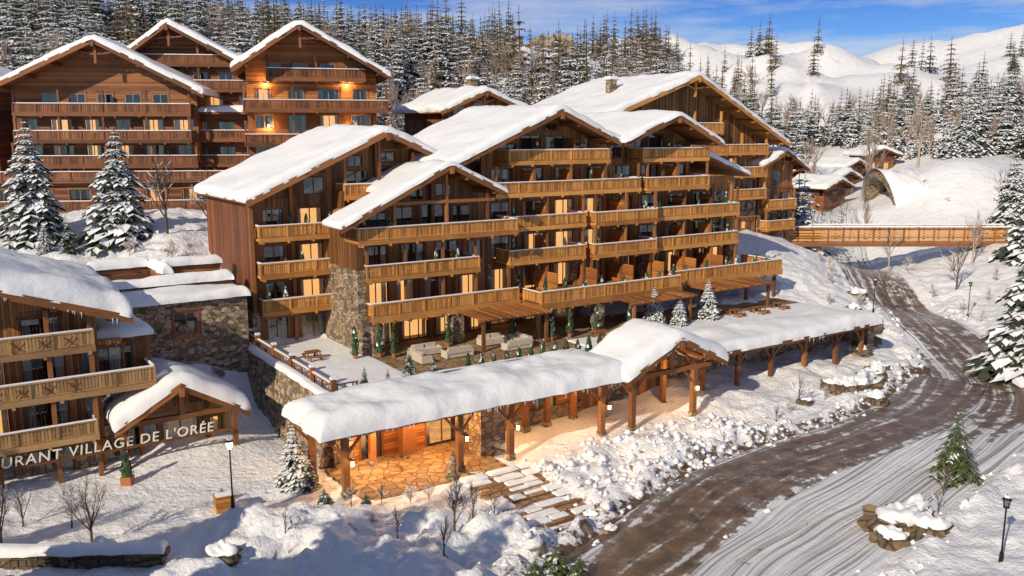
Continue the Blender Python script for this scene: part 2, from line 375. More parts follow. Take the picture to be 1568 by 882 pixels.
# ============================================================ TERRAIN
roadA=[(66,186),(62,172),(57.5,158),(53,140),(50.5,125),(48,110),(46.6,99),(45.6,88),(43,77),(38.2,67),(31,59.5),(22,51.5),(13.5,43),(6,35),(-2,25),(-10,12)]
roadB=[(40,78),(33,68),(26.5,62.5),(19,57.5),(12.5,51.5),(7,44.5),(2.5,38)]
def smooth(pts,n=3):
    P=[Vector(p) for p in pts]
    for _ in range(n):
        Q=[P[0]]
        for i in range(len(P)-1):
            Q+=[P[i]*.75+P[i+1]*.25,P[i]*.25+P[i+1]*.75]
        Q.append(P[-1]);P=Q
    return P
RA=np.array([tuple(p) for p in smooth(roadA,3)]);RB=np.array([tuple(p) for p in smooth(roadB,3)])
C=[(-24,53,0),(-15,47,0.1),(-10,51,0),(0,51.5,-.1),(12,55,0),(20,46,0),(27,53,.3),(28,43,1.4),(40,50,2.6),(-25,41,.6),(-40,45,1),(-4,44,.1),(8,41,-.3),(0,20,-1),(-40,10,-1),(40,10,1),
 (-9,44,.5),(2.8,48.5,-.5),
 (5,62,0),(15,65,0),(25,72,0.3),(32,85,.8),(38,67,0),(45,86,0),(48,110,0),(53,140,.6),(57,155,2),(63,175,5.5),
 (-15.4,57.2,0),(-18.7,62.2,.3),(-22,67.2,1.5),(-24.8,64.1,4.0),(-28,63,3.8),(-27,57,.3),(-30,75,8),(-24,72,5.5),(-50,60,4),(-46,85,12.3),(-38,85,11.9),(-33,85,12.6),(-27,86,11),(-60,105,14),(-35,112,14),(-15,105,11.5),(-60,85,12),
 (-10,88,6),(5,95,7),(20,105,8),(30,115,8),(37,112,6),(38,103,4),(37,97,3),(33,92,2),(42,122,5.5),
 (57,85,1.5),(59,100,2.2),(60,115,3),(70,128,5.6),(68,75,3.5),(80,100,7),(60,60,3),
 (40,132,6),(35,145,13),(48,160,11),(45,180,16),(54,178,8),(72,195,8.0),(58,200,10.5),(66,240,16),(80,260,20),(95,300,30),
 (64,166,7.8),(68,166,8.3),(62,150,4.5),(78,160,15.5),(88,160,15),(98,160,12.5),(75,150,8.5),(90,148,8.5),(76,172,14),(95,180,17),(110,200,20),(110,250,26),(150,250,32),(130,170,18),(120,120,14),
 (-20,130,15),(5,130,14),(0,150,18),(-20,170,22),(-10,170,23),(15,170,21),(40,200,22),(30,250,32),(10,300,43),
 (-55,130,21),(-80,140,24),(-60,180,34),(-100,200,40),(-40,230,39),(-30,270,43),
 (-182,320,50),(-89,320,51),(-43,320,49),(21,380,52),(96,420,58),(50,320,44),(157,420,55),(203,420,53),(256,450,70),(150,330,38),(200,330,40),(240,330,48),
 (-300,300,60),(-200,150,40),(-200,0,10),(200,0,10),(200,130,30),(300,200,50),(-600,600,50),(0,650,25),(600,600,60),(300,700,40),(0,-200,-10),(-300,700,30),(0,900,10),(700,200,60),(-600,200,40)]
C=np.array(C,float)
def U(r2): return np.where(r2>1e-9,r2*np.log(r2+1e-12)*.5,0)
N=len(C);sc=100.
cx=C[:,:2]/sc
D2=((cx[:,None]-cx[None])**2).sum(-1)
K=U(D2)+np.eye(N)*2e-4
P_=np.hstack([np.ones((N,1)),cx])
A_=np.zeros((N+3,N+3));A_[:N,:N]=K;A_[:N,N:]=P_;A_[N:,:N]=P_.T
sol=np.linalg.solve(A_,np.concatenate([C[:,2],np.zeros(3)]))
def tps(X,Y):
    q=np.stack([X,Y],-1)/sc
    out=np.empty(len(X))
    for i in range(0,len(X),20000):
        s=q[i:i+20000];d=((s[:,None]-cx[None])**2).sum(-1)
        out[i:i+20000]=U(d)@sol[:N]+sol[N]+s@sol[N+1:]
    return out
def dist_poly(X,Y,R):
    best=np.full(len(X),1e9)
    for i in range(len(R)-1):
        ax,ay=R[i];dx,dy=R[i+1]-R[i];L=dx*dx+dy*dy
        t=np.clip(((X-ax)*dx+(Y-ay)*dy)/L,0,1)
        best=np.minimum(best,np.hypot(X-ax-t*dx,Y-ay-t*dy))
    return best
def ss(x): x=np.clip(x,0,1);return x*x*(3-2*x)
def fnoise(X,Y,s,oct=1,off=0):
    return np.array([noise.fractal((x*s+off,y*s,off),1.0,2.0,oct) for x,y in zip(X,Y)])
WA,WB=3.9,2.9
def stepz(b): return .1-.055*(-b-1.8)/.85
def height(X,Y,detail=True):
    base=tps(X,Y);z=base.copy()
    far=ss((Y-170)/150)
    n1=fnoise(X,Y,1/55.,6);nr=fnoise(X,Y,1/110.,4,21.)
    z=z+n1*far*8+far*(3.5-16*np.abs(nr))
    dA=dist_poly(X,Y,RA);dB=dist_poly(X,Y,RB)
    off=ss((np.minimum(dA-WA,dB-WB))/2.5)
    a=(X-O[0])*.832+(Y-O[1])*.555;b=-(X-O[0])*.555+(Y-O[1])*.832
    if detail:
        near=1-ss((Y-120)/80)
        n2=fnoise(X,Y,.22,3,3.3);n3=fnoise(X,Y,.9,3,9.1)
        plaza=ss(1-np.maximum(np.abs(a-12)-13,np.abs(b-2.5)-3)/3)
        plaza=np.maximum(plaza,ss(1-np.maximum(np.abs(a+8)-6,np.abs(b-9)-4)/3))
        amp=(1-.88*plaza)
        z=z+(n2*.5+n3*.22)*off*(.3+.7*near)*amp
        mess=ss(1-np.maximum(np.abs(a-19)-9,np.abs(b+5)-2.5)/2.5)*off
        z=z+mess*(.12+.6*np.abs(n3)+.3*n2)
        fg=ss(1-np.maximum(np.abs(X+6)-9,np.abs(Y-44)-2.5)/3.0)*off
        z=z+fg*(.35+.6*n2+.4*n3)
        bank=np.exp(-((np.minimum(dA-WA,dB-WB)-1.3)/.9)**2)
        z=z+bank*(.35+.5*n3)*near*(1-plaza)
    fr_=np.maximum(1-ss((dA-WA+.3)/2.4),1-ss((dB-WB+.3)/2.0))
    z=z*(1-fr_)+(base-.12)*fr_
    st=ss(1-(np.maximum(np.abs(a-9.6)-2.3,np.abs(b+5.6)-4.0))/.7)
    z=z*(1-st)+np.minimum(z,stepz(b)-.12)*st
    return z
def hz(x,y): return float(height(np.array([x],float),np.array([y],float))[0])
def axis(lo,hi,step,outer_lo,outer_hi,g=1.09):
    m=list(np.arange(lo,hi,step));l=[];s=step;x=lo
    while x>outer_lo: s*=g;x-=s;l.append(x)
    r=[];s=step;x=m[-1]
    while x<outer_hi: s*=g;x+=s;r.append(x)
    return np.array(l[::-1]+m+r)
xs=axis(-34,58,.34,-900,900,1.045);ys=axis(38,108,.34,-200,1100,1.03)
XX,YY=np.meshgrid(xs,ys);X=XX.ravel();Y=YY.ravel()
Zt=height(X,Y)
nx,ny=len(xs),len(ys)
co=np.stack([X,Y,Zt],-1)
idx=np.arange(nx*ny).reshape(ny,nx)
F=np.stack([idx[:-1,:-1],idx[:-1,1:],idx[1:,1:],idx[1:,:-1]],-1).reshape(-1,4)
me=bpy.data.meshes.new('snowy_ground')
me.vertices.add(len(co));me.vertices.foreach_set('co',co.ravel())
me.loops.add(F.size);me.loops.foreach_set('vertex_index',F.ravel().astype(np.int32))
me.polygons.add(len(F));me.polygons.foreach_set('loop_start',np.arange(0,F.size,4,dtype=np.int32))
me.update(calc_edges=True);me.polygons.foreach_set('use_smooth',[True]*len(F))
la=(X-O[0])*.832+(Y-O[1])*.555;lb=-(X-O[0])*.555+(Y-O[1])*.832
dA=dist_poly(X,Y,RA);dB=dist_poly(X,Y,RB)
trod=ss(1-np.maximum(np.abs(la-14)-18,np.abs(lb+3)-7)/6)
trod=np.maximum(trod,.3*ss(1-(Y-70)/30))
dirt=.8*ss(1-(dB-WB)/3.5)+.3*ss(1-(dA-WA)/1.2)*ss((Y-64)/6)
dirt=np.maximum(dirt,.5*ss(1-np.maximum(np.abs(la-9.6)-2.6,np.abs(lb+6)-5)/1.5))
dirt=np.where(Y>150,0,dirt)
for nm,vals in (('trod',trod),('dirt',np.clip(dirt,0,1))):
    at=me.attributes.new(nm,'FLOAT','POINT');at.data.foreach_set('value',vals.astype(np.float32))
me.materials.append(MT['snow_ground'])
g=bpy.data.objects.new('snowy_ground',me);COL.objects.link(g)

def road_mesh(name,R,w,sbf,lift=0.0):
    pts=[Vector(p) for p in R];cum=[0]
    for i in range(1,len(pts)): cum.append(cum[-1]+(pts[i]-pts[i-1]).length)
    n=int(cum[-1]/.8);vs=[];uv=[];sb=[];au=[];W=13
    PX=np.interp(np.linspace(0,cum[-1],n),cum,R[:,0]);PY=np.interp(np.linspace(0,cum[-1],n),cum,R[:,1])
    TX=np.gradient(PX);TY=np.gradient(PY);Ln=np.hypot(TX,TY);TX/=Ln;TY/=Ln
    for i in range(n):
        for j in range(W):
            u=-1+2*j/(W-1);x=PX[i]-TY[i]*u*w;y=PY[i]+TX[i]*u*w
            vs.append([x,y,lift-.22*max(0,abs(u)-.8)/.2]);uv.append((u*w,i*.8));sb.append(sbf(x,y));au.append(abs(u))
    va=np.array(vs);va[:,2]+=tps(va[:,0],va[:,1])
    fs=[(i*W+j,i*W+j+1,(i+1)*W+j+1,(i+1)*W+j)[::-1] for i in range(n-1) for j in range(W-1)]
    me=bpy.data.meshes.new(name);me.from_pydata([tuple(v) for v in va],[],fs);l=me.uv_layers.new(name='UVMap')
    for lp in me.loops: l.data[lp.index].uv=uv[lp.vertex_index]
    at=me.attributes.new('sb','FLOAT','POINT');at.data.foreach_set('value',sb)
    at=me.attributes.new('au','FLOAT','POINT');at.data.foreach_set('value',au)
    me.polygons.foreach_set('use_smooth',[True]*len(fs))
    me.materials.append(MT['road_surface']);o=bpy.data.objects.new(name,me);COL.objects.link(o)
road_mesh('winding_road',RA,WA+.9,lambda x,y:.05+.24*float(ss(np.array((66-y)/9.)))+.12*float(ss(np.array((y-118)/20.))))
road_mesh('access_road',RB,WB+.9,lambda x,y:.0,lift=.03)

# ============================================================ HOTEL
FL=[7.1,10.2,13.3,16.4,19.3]
hotel=empty('alpine_hotel',(O[0],O[1],0),TH)
W=M();B=M();R=M();S=M();K_=M()
GS='golden_siding';ST='stone_masonry'
W.box(3,20.5,27,37.5,-1,16.4,GS)
W.box(2.5,2.9,24.6,37.5,7.0,16.6,'red_siding');W.box(2.35,2.95,24.5,37.6,-1,7.0,ST)
W.box(10,23,21.6,30,-1,14.0,GS)
W.box(22,49,22.6,33,-1,19.2,GS);W.box(49.02,55.5,22.6,32,-1,16.3,GS)
def bays(x0,x1,n,w,s=0.02,h=2.25,jit=.15):
    st=(x1-x0)/n;return [(x0+st*(i+.5)+random.uniform(-jit,jit),w,s,h) for i in range(n)]
for z0,z1 in ((4,7.1),(7.1,10.2),(10.2,13.3),(13.3,16.4)):
    storey(W,2.9,10.2,25,z0,z1,[(4.6,1.9,.02,2.3),(7.9,2.2,.02,2.3)],GS,warm=.4)
W.box(2.9,3.7,24.7,24.96,4,16.2,'beam_wood');W.box(6.05,6.35,24.7,24.96,4,18.0,'beam_wood')
for z in FL[:3]: balcony(B,2.9,10.0,23.4,25,z)
W.prism([(2.9,16.402),(21,16.402),(21,18.9),(14.2,21.7),(2.9,16.9)],25,25.35,GS)
window(W,8.3,1.9,16.7,1.5,25,proud=True);window(W,12.2,2.2,16.55,2.1,25,proud=True);window(W,15.6,2.6,16.55,2.4,25,proud=True,mull=3)
window(W,12.2,1.5,18.95,1.0,25,proud=True);window(W,15.2,2.0,19.3,.9,25,proud=True)
storey(W,10.2,20.5,25,13.3,16.4,[(12,2,.02,2.3),(16,2.4,.02,2.3)],GS)
balcony(B,10.3,17.2,23.0,25,16.5,plants=.3)
W.box(10.0,10.3,23,25,13.3,17,'beam_wood');W.box(14.0,14.35,24.6,24.94,16.5,21.3,'beam_wood')
for x in (10.45,13.7,17.0): B.box(x-.12,x+.12,23.1,23.34,16.5,16.5+ (x-1.3)*.43-.6 if x<14.2 else 20.2,'beam_wood')
gable_roof(R,S,1.7,16.5,14.2,22.1,21.2,19.0,22.4,38,T=.58,seed=1)
# small gable section
storey(W,9.6,22.8,20,4,7.1,[(11.7,2.6,.02,2.5),(15.2,2.6,.02,2.5),(18.8,3,.02,2.5),(21.6,1.6,.02,2.3)],GS,mull=3,warm=.9)
storey(W,9.6,22.8,20,7.1,10.2,[(11.6,2.3,.02,2.3),(14.4,1.8,.02,2.3),(17.4,2.2,.02,2.3),(20.8,2,.02,2.2)],GS,warm=.5)
storey(W,9.6,22.8,20,10.2,13.3,[(11.6,2.3,.02,2.3),(15.2,2.2,.02,2.3),(18.6,2.2,.02,2.3),(21.5,1.3,.5,2.2)],GS,warm=.3)
W.prism([(9.6,13.302),(22.6,13.302),(22.6,16.6),(17.1,19.1),(9.6,15.6)],20,20.35,GS)
for cx_,w_,h_ in ((11.9,1.6,1.9),(14.2,2.0,2.3),(17.1,2.2,2.4),(20,1.8,2.2)): window(W,cx_,w_,13.4,h_,20,proud=True)
window(W,15.6,1.3,16.2,1.3,20,proud=True);window(W,18.2,1.6,16.4,1.2,20,proud=True)
W.box(16.85,17.15,19.6,19.93,13.3,18.6,'beam_wood')
W.box(8.9,9.6,17.6,25,-1,10.9,ST);W.box(8.95,9.55,17.8,25,10.9,14.4,GS)
W.box(8.85,10.1,16.9,17.6,-1,7.0,ST)
balcony(B,9.6,20.3,17.3,20,10.2,plants=.6);balcony(B,8.9,24.2,17.1,20,13.3,plants=.3)
for x in (9.75,13.2,16.8,20.1): B.box(x-.11,x+.11,17.5,17.72,7.1,13.0,'beam_wood')
for x in (12.2,17.1,21.2):
    zt=(14.5+(x-6.7)*.471 if x<17.1 else 19.4-(x-17.1)*.47)-.3
    B.box(x-.12,x+.12,17.3,17.54,13.3,zt,'beam_wood')
B.beam((11.2,17.4,16.2),(21.9,17.4,16.2),.22,.26,'beam_wood')
gable_roof(R,S,7.2,14.6,17.1,19.4,22.6,16.85,16.5,20.3,T=.34,seed=2)
R.prism([(9.6,15.3),(17.1,18.8),(22.6,16.5),(22.6,14),(9.6,14)],20.36,25.2,GS)
gable_roof(R,S,12.5,16.95,17.1,19.15,22.6,16.6,20.45,26,T=.3,seed=2.5,purl=False)
# mid block
def opsmid(x0,x1,n): return bays(x0,x1,n,2.3)
for z0,z1 in ((4,7.1),(7.1,10.2),(10.2,13.3),(13.3,16.4),(16.4,19.3)):
    storey(W,22.8,49,21,z0,z1,opsmid(23,49,7),GS,warm=.9 if z0<5 else .4)
    if z0<16: storey(W,49,55.5,21,z0,z1,[(50.8,2.2,.02,2.3),(53.9,2.0,.02,2.3)],GS,warm=.4)
W.box(55.5,55.9,20.9,32,-1,16.6,GS);W.box(48.9,49.02,21,33,16.3,20.6,GS)
W.prism([(22.8,19.302),(36.3,19.302),(36.3,21.0),(29.5,23.7),(22.8,20.95)],21,21.35,GS)
W.prism([(36.4,19.302),(49,19.302),(49,20.9),(43.6,23.3),(36.4,20.6)],21,21.35,GS)
for cx_,w_,zb,h_ in ((25.6,1.9,19.4,1.5),(28.2,2.2,19.4,2.3),(31,2.2,19.4,2.2),(34,1.8,19.4,1.5),(38.6,1.6,19.4,1.3),(41.2,2,19.4,1.9),(44,2.2,19.4,2.4),(47,1.8,19.4,1.4),(28.4,1.4,22.1,.7),(30.6,1.4,22.1,.7)):
    window(W,cx_,w_,zb,h_,21,proud=True)
segs={10.2:[(24.3,33.1,18.6),(33.9,41.9,18.1),(42.4,54.6,18.8)],13.3:[(24.3,33.1,18.6),(33.9,41.9,18.1),(42.4,54.6,18.8)],16.4:[(22.9,40.1,18.7),(40.7,49.4,18.4)],19.3:[(24.4,36.1,18.8),(40.2,49.4,18.6)]}
for z,l in segs.items():
    for x0,x1,y0 in l:
        balcony(B,x0,x1,y0,21,z,plants=.45)
        n=round((x1-x0)/4.2)
        for i in range(n+1):
            x=x0+.15+(x1-x0-.3)*i/n
            top={10.2:13.0,13.3:16.1,16.4:19.0,19.3:20.5}[z]
            B.box(x-.1,x+.1,y0+.16,y0+.36,z,top,'beam_wood')
            if 0<i<n: B.prism([(x-.04,z),(x+.04,z),(x+.04,z+2.1),(x-.04,z+2.1)],y0+.5,20.9,'orange_wood')
for x in (24.4,28.7,33.0,34.1,38,41.7,42.6,46.6,50.6,54.4): B.box(x-.14,x+.14,18.8,19.08,7.1,9.95,'beam_wood')
for x in (28.7,33.4,38,42.1,46.6,50.6): B.box(x-.05,x+.05,17.2,20.9,7.1,9.0,'orange_wood')
gable_roof(R,S,17.8,19.1,29.5,24.0,36.6,21.1,17.8,34,T=.58,seed=3)
gable_roof(R,S,36.65,21.05,43.6,23.7,50,20.8,17.2,32.5,T=.5,seed=4)
R.prism([(50.0,19.3),(56.8,17.1),(56.8,17.35),(50.0,19.55)],19.5,32,'beam_wood');snow_profile(S,[(50,19.56),(56.8,17.36)],19.5,32,.5,seed=5)
W.box(49.1,55.8,20.9,21.3,16.4,17.2,GS)
T1=[(9.6,24.0,16.5),(24.2,41,13.5),(41.2,58,15.4)]
for x0,x1,y0 in T1:
    B.box(x0,x1,y0+.02,21,6.75,7.09,'beam_wood');B.box(x0-.05,x1+.05,y0-.06,y0+.018,6.6,7.2,'golden_wood')
    rail(B,(x0+.1,y0+.1),(x1-.1,y0+.1),7.1,h=1.15)
    x=x0+.4
    while x<x1:
        B.box(x-.1,x+.1,y0-.15,20.5,6.48,6.746,'beam_wood');x+=1.5
rail(B,(9.7,16.8),(9.7,20),7.1);rail(B,(24.3,13.7),(24.3,16.3),7.1);rail(B,(40.9,13.7),(40.9,15.2),7.1);rail(B,(57.8,15.6),(57.8,21),7.1)
for x,y,w in ((10.1,16.9,.5),(17.6,16.9,.55),(24.4,14.2,.5),(31,14.1,.5),(37,14.1,.5),(41.1,14.1,.5),(47,15.9,.5),(53,15.9,.5),(57.4,15.9,.5)):
    K_.box(x-w,x+w,y-w*.8,y+w*.8,4,6.46,ST) if x<20 or x in (31,47) else K_.box(x-.15,x+.15,y-.15,y+.15,4,6.46,'beam_wood')
for x in (26,35,44): cypress(B,x,19.8,7.1,1.7,.3,'terracotta')
x=25
while x<57: cypress(B,x,(13.5 if x<41 else 15.4)+.5,7.1,random.uniform(1.0,1.8),.3,'terracotta');x+=random.uniform(1.5,3.0)
for x in (22.9,33.4,42.2,55.2): K_.box(x-.35,x+.35,20.2,20.93,4,10.0,ST)
snow_flat(S,25,40,14,15.2,7.1,.12,1);
for x0,x1,y0,y1 in ((17.8,24.2,12.6,16.3),(33,40,11.2,13.3),(43.5,52,12.0,15.2)):
    for x in (x0,x1): B.box(x-.13,x+.13,y0,y0+.26,4,6.5,'beam_wood')
    B.box(x0-.5,x1+.5,y0-.02,y0+.24,6.502,6.72,'beam_wood')
    x=x0-.3
    while x<x1+.4: B.box(x-.05,x+.05,y0-.6,y1,6.722,6.9,'beam_wood');x+=.42
K_.box(1.6,57.5,5.6,25,-1.5,3.98,ST)
K_.prism([(0.3,-1.5),(1.6,-1.5),(1.6,4.6),(1.15,4.6)],5.4,27,ST)
K_.prism([(1.602,-1.5),(2.35,-1.5),(2.35,5.5),(1.602,5.2)],26,37,ST)
snow_flat(S,1.65,57.4,7.0,9.3,3.985,.14,3);snow_flat(S,1.65,9.2,9.4,24.6,3.985,.1,4)
snow_flat(S,26,57,9.3,12,3.985,.1,5)
K_.add([(1.7,5.7,3.99),(57.4,5.7,3.99),(57.4,20.9,3.99),(1.7,20.9,3.99)],[(0,1,2,3)],'paving')
snow_flat(S,1.1,1.75,5.4,27,4.6,.28,8)
rail(B,(1.9,6.2),(1.9,24),4.0,'beam_wood',1.35,pitch=.55,solid=.1,posts=2.0)
rail(B,(1.9,6.2),(3.6,6.2),4.0,'beam_wood',1.35,pitch=.55,solid=.1,posts=1.2)
rail(B,(3.6,6.2),(22,6.2),4.0,'black_metal',.95,pitch=.5,solid=.03,posts=2.2)
for y in (6.2,10,14,18,22,24): B.box(1.9-.16,1.9+.16,y-.16,y+.16,4,5.7,'beam_wood');S.box(1.9-.18,1.9+.18,y-.18,y+.18,5.7,5.84,'tree_snow')
R.box(2.42,2.75,24.3,24.59,7,16.3,'beam_wood')
W.obj('walls_and_windows',hotel);B.obj('balconies',hotel);R.obj('timber_roofs',hotel);S.obj('roof_snow',hotel);K_.obj('stone_base',hotel)

# ============================================================ COVERED WALKWAY
can=empty('covered_walkway',(O[0],O[1],0),TH)
W=M();R=M();S=M();BW='beam_wood'
def post(x,y,z1=3.8,w=.2,brace=True,z0=-.3):
    R.box(x-w,x+w,y-w,y+w,z0,z1,BW)
    R.box(x-w-.07,x+w+.07,y-w-.07,y+w+.07,z0,.35,ST)
    if brace:
        for s in (-1,1): R.beam((x+s*w,y,z1-1.0),(x+s*1.05,y,z1-.03),.14,.16,BW)
for x in (0,8,12,20): post(x,0)
post(-.7,3.7)
for x in (3.6,6,16,18,20.5): post(x,4.0,brace=False)
R.box(-1.7,22,-.2,.2,3.8,4.12,BW);R.box(-1.7,22,3.8,4.2,3.8,4.12,BW);R.box(-1.2,-.8,-.6,4.8,3.76,4.11,BW)
x=-1.3
while x<22: R.prism([(x-.07,4.122),(x+.07,4.122),(x+.07,4.26),(x-.07,4.26)],-.8,4.9,BW);x+=.8
R.box(-1.8,22,-.9,5.0,4.262,4.38,BW);R.box(-1.85,22,-.97,-.902,4.12,4.44,BW);R.box(-1.9,-1.802,-.9,5.0,4.12,4.44,BW)
snow_profile(S,[(-1.8,4.38),(22.2,4.38)],-.9,5.0,1.15,seed=11,step=.4,sag=.14,ov=.22)
icicles(S,-1.8,4.2,21.5,4.2,-1.06)
for x in (22.6,28.9):
    post(x,-.4,3.9,.2);post(x,3.0,3.9,.18,False)
R.box(21.3,30.6,-.6,-.22,3.9,4.25,BW);R.box(26.3,26.6,-.55,-.27,4.25,6.3,BW)
R.beam((23.3,-.4,4.3),(26.3,-.4,5.9),.18,.2,BW);R.beam((29.2,-.4,4.3),(26.6,-.4,5.9),.18,.2,BW)
gable_roof(R,S,21.1,4.35,26.4,6.85,31.3,4.45,-1.5,4.0,T=.8,seed=12,purl=False)
icicles(S,21.3,4.1,26,6.3,-1.6,1.6,.35);icicles(S,26.8,6.3,31.1,4.1,-1.6,1.6,.35)
for t in (.15,.5,.85):
    R.box(21.1+5.3*t-.1,21.1+5.3*t+.1,-1.4,3.8,4.35+2.5*t-.5,4.35+2.5*t-.23,BW);R.box(31.3-4.9*t-.1,31.3-4.9*t+.1,-1.4,3.8,4.45+2.4*t-.5,4.45+2.4*t-.23,BW)
R.box(22,31,4.0,5.6,4.0,4.3,BW);snow_flat(S,22.2,31,4.1,5.6,4.3,.7,14)
for x in (33,37.2,41.5,46,50.5,54.4): post(x,2.6,3.4,.17)
R.box(31.2,55.6,2.42,2.8,3.4,3.7,BW);R.box(31.2,55.9,1.5,6.8,3.82,3.96,BW);R.box(31.2,55.95,1.42,1.498,3.65,4.02,BW)
x=31.6
while x<55.6: R.box(x-.07,x+.07,1.6,6.8,3.702,3.818,BW);x+=.9
snow_profile(S,[(31.3,3.97),(55.9,3.97)],1.5,7.0,.85,seed=13,step=.5,sag=.12)
icicles(S,31.5,3.75,55.7,3.75,1.36,1.8)
storey(W,1.4,22,5.0,-.3,4.1,[(4.0,1.6,.35,2.7),(9.5,2.6,.3,2.8),(14.4,2.2,1.2,2.7),(18.6,2.0,1.2,2.7)],'orange_wood',warm=.8,mull=2)
W.box(1.2,2.6,4.7,4.96,-.3,3.6,ST);W.box(11,12.6,4.55,4.96,-.3,3.6,ST);W.box(6.0,7.2,4.5,4.96,-.3,3.7,BW)
W.box(10.4,12.4,1.2,2.8,-.3,3.7,ST)
W.box(15.5,22,4.75,4.96,-.3,1.1,ST)
storey(W,22,31,5.0,-.3,3.9,[(26.4,3.2,.3,2.9)],GS,warm=.8)
storey(W,31,56.0,6.6,-.3,3.7,[(33+i*3.1,2.3,.3,3.1) for i in range(7)],'golden_siding',warm=.9,mull=2)
W.box(56.0,57.0,3,8,-.5,3.7,ST)
for i in range(7): W.box(34.3+i*3.1,34.8+i*3.1,6.35,6.56,-.3,3.7,ST)
W.box(8.35,10.65,5.6,5.7,0,2.6,'room_warm')
R.obj('timber_frame',can);W.obj('walls',can);S.obj('canopy_snow',can)
pv=M();pv.box(.6,11,-1.5,4.98,-.4,.06,'paving');pv.obj('entrance_paving',None,(O[0],O[1],0),TH)
st=M();ssn=M();rs=random.Random(5)
for i in range(9):
    y1=-1.6-.85*i;z=.06-.055*i
    st.box(7.2-.05*i,12+.08*i,y1-.9,y1,-1.6,z,'paving')
    st.box(7.15-.05*i,12.05+.08*i,y1-.98,y1-.902,-1.6,z+.03,'beam_wood')
    x=7.1-.05*i
    while x<11.6+.08*i:
        L=rs.uniform(.7,2.2);xe=min(x+L,12.1+.08*i)
        if rs.random()<.78: snow_flat(ssn,x,xe,y1-rs.uniform(.35,.75),y1-.02,z+.003,rs.uniform(.07,.16),seed=i*3.7+x,step=.2)
        x=xe+rs.uniform(.0,.5)
so=empty('entrance_steps',(O[0],O[1],0),TH);st.obj('treads',so);ssn.obj('tread_snow',so)

def point(name,a,b,z,e,parent=None,r=.15):
    l=bpy.data.lights.new(name,'POINT');l.energy=e;l.color=(1,.56,.22);l.shadow_soft_size=r
    o=bpy.data.objects.new(name,l);COL.objects.link(o)
    if parent: o.parent=parent
    o.location=(a,b,z)
    return o
lm=M()
for i,(a,b,z,e) in enumerate(((2.8,2.4,3.2,1000),(7.6,2.2,3.2,1000),(13.5,2.2,3.2,500),(28.2,1.5,3.2,260),(19,2.2,3.2,300))):
    point('lantern_light',a,b,z,e,can);lm.cone((a,b,z+.12),(a,b,z+.32),.09,.06,8,'lamp_glow');lm.box(a-.01,a+.01,b-.01,b+.01,z+.32,3.8,'black_metal')
for x in (0,8,12,20,28.9): lm.box(x+.1,x+.24,-.75,-.62,2.2,2.5,'lamp_glow');lm.box(x+.08,x+.26,-.77,-.2,2.5,2.56,'black_metal');
lm.obj('lanterns',can)

# ============================================================ RESTAURANT
rest=empty('restaurant_chalet',(O[0],O[1],0),TH)
W=M();B=M();R=M();S=M()
GW='grey_wood'
for z0,z1,n in ((-.5,2.8,4),(2.8,5.7,4),(5.7,8.6,4)):
    storey(W,-30,-11.5,13.6,z0,z1,[(-29+i*3.4+1,2.5,.15 if z0<0 else .02,2.4) for i in range(6)],GS if z0>0 else ST,mull=3,warm=.25)
storey(W,-30,-11.5,13.6,8.6,11.0,[(-28+i*3.4,2.2,.02,1.9) for i in range(5)],GS)
W.prism([(-30,11.002),(-11.5,11.002),(-11.5,11.2),(-22,14.2),(-30,12)],13.6,13.9,GS)
W.box(-30,-11.3,15.2,26,-1,11,'dark_siding');W.box(-11.5,-11.2,13.6,26,-.5,11,'golden_siding')
W.box(-11.2,-7.8,14.5,22,-.5,8.5,GS)
snow_flat(S,-11.3,-7.6,14.3,22.2,8.5,.6,27)
window(W,-9.6,1.2,5.9,2.0,14.5,proud=True)
balcony(B,-30,-8.1,12,13.6,5.7,GW,plants=0,h=1.1);B.box(-11.2,-8.1,13.6,14.5,5.5,5.69,GW);rail(B,(-8.2,13.6),(-8.2,16),5.7,GW)
balcony(B,-30,-11.6,12,13.6,8.6,GW,plants=0,h=1.1)
balcony(B,-30,-11.8,12,13.6,2.8,GW,plants=0,h=1.0)
for x in (-28,-24.5,-21,-17.4,-14.2,-11.8):
    B.box(x-.13,x+.13,12.1,12.36,-.5,11.2 if x<-13 else 10.6,'beam_wood')
for z in (8.6,5.7):
    x=-29
    while x<-12:
        for s in (-1,1): B.beam((x-.28,11.97,z+.55-.28*s),(x+.28,11.97,z+.55+.28*s),.02,.06,'dark_wood')
        x+=1.45
gable_roof(R,S,-34,10.6,-22,14.6,-9.5,10.5,11.0,25,T=1.3,seed=21)
icicles(S,-20,13.6,-9.6,10.2,10.85,2.0,.6)
for x in (-10.3,-3.1): R.box(x-.16,x+.16,11.9,12.22,-.4,3.1,'beam_wood')
for x in (-9.0,-4.6): R.box(x-.14,x+.14,13.2,13.5,-.4,3.5,'beam_wood')
R.box(-10.7,-2.6,11.88,12.24,2.95,3.25,'beam_wood');R.box(-6.75,-6.45,11.9,12.2,3.25,5.2,'beam_wood')
for s in (-1,1): R.beam((-6.6+s*3.2,12.05,3.25),(-6.6+s*.3,12.05,4.8),.16,.2,'beam_wood')
gable_roof(R,S,-10.9,3.1,-6.7,5.55,-2.35,3.0,11.3,16.0,T=.8,seed=22,purl=False)
storey(W,-11.2,-2.9,14.0,-.4,3.3,[(-8.9,2.2,.1,2.7),(-6.3,2.4,.1,2.7),(-4.1,1.4,.4,2.5)],'grey_wood',mull=2,warm=.4)
W.prism([(-10.6,3.302),(-2.9,3.302),(-6.7,5.2)],14,14.2,'golden_siding')
W.box(-3.2,-2.9,14.36,20,-.4,3.3,ST)
R.box(-30,-3.2,11.62,11.74,1.62,1.8,'beam_wood')
W.obj('walls_and_windows',rest);B.obj('balconies',rest);R.obj('timber_roof',rest);S.obj('roof_snow',rest)
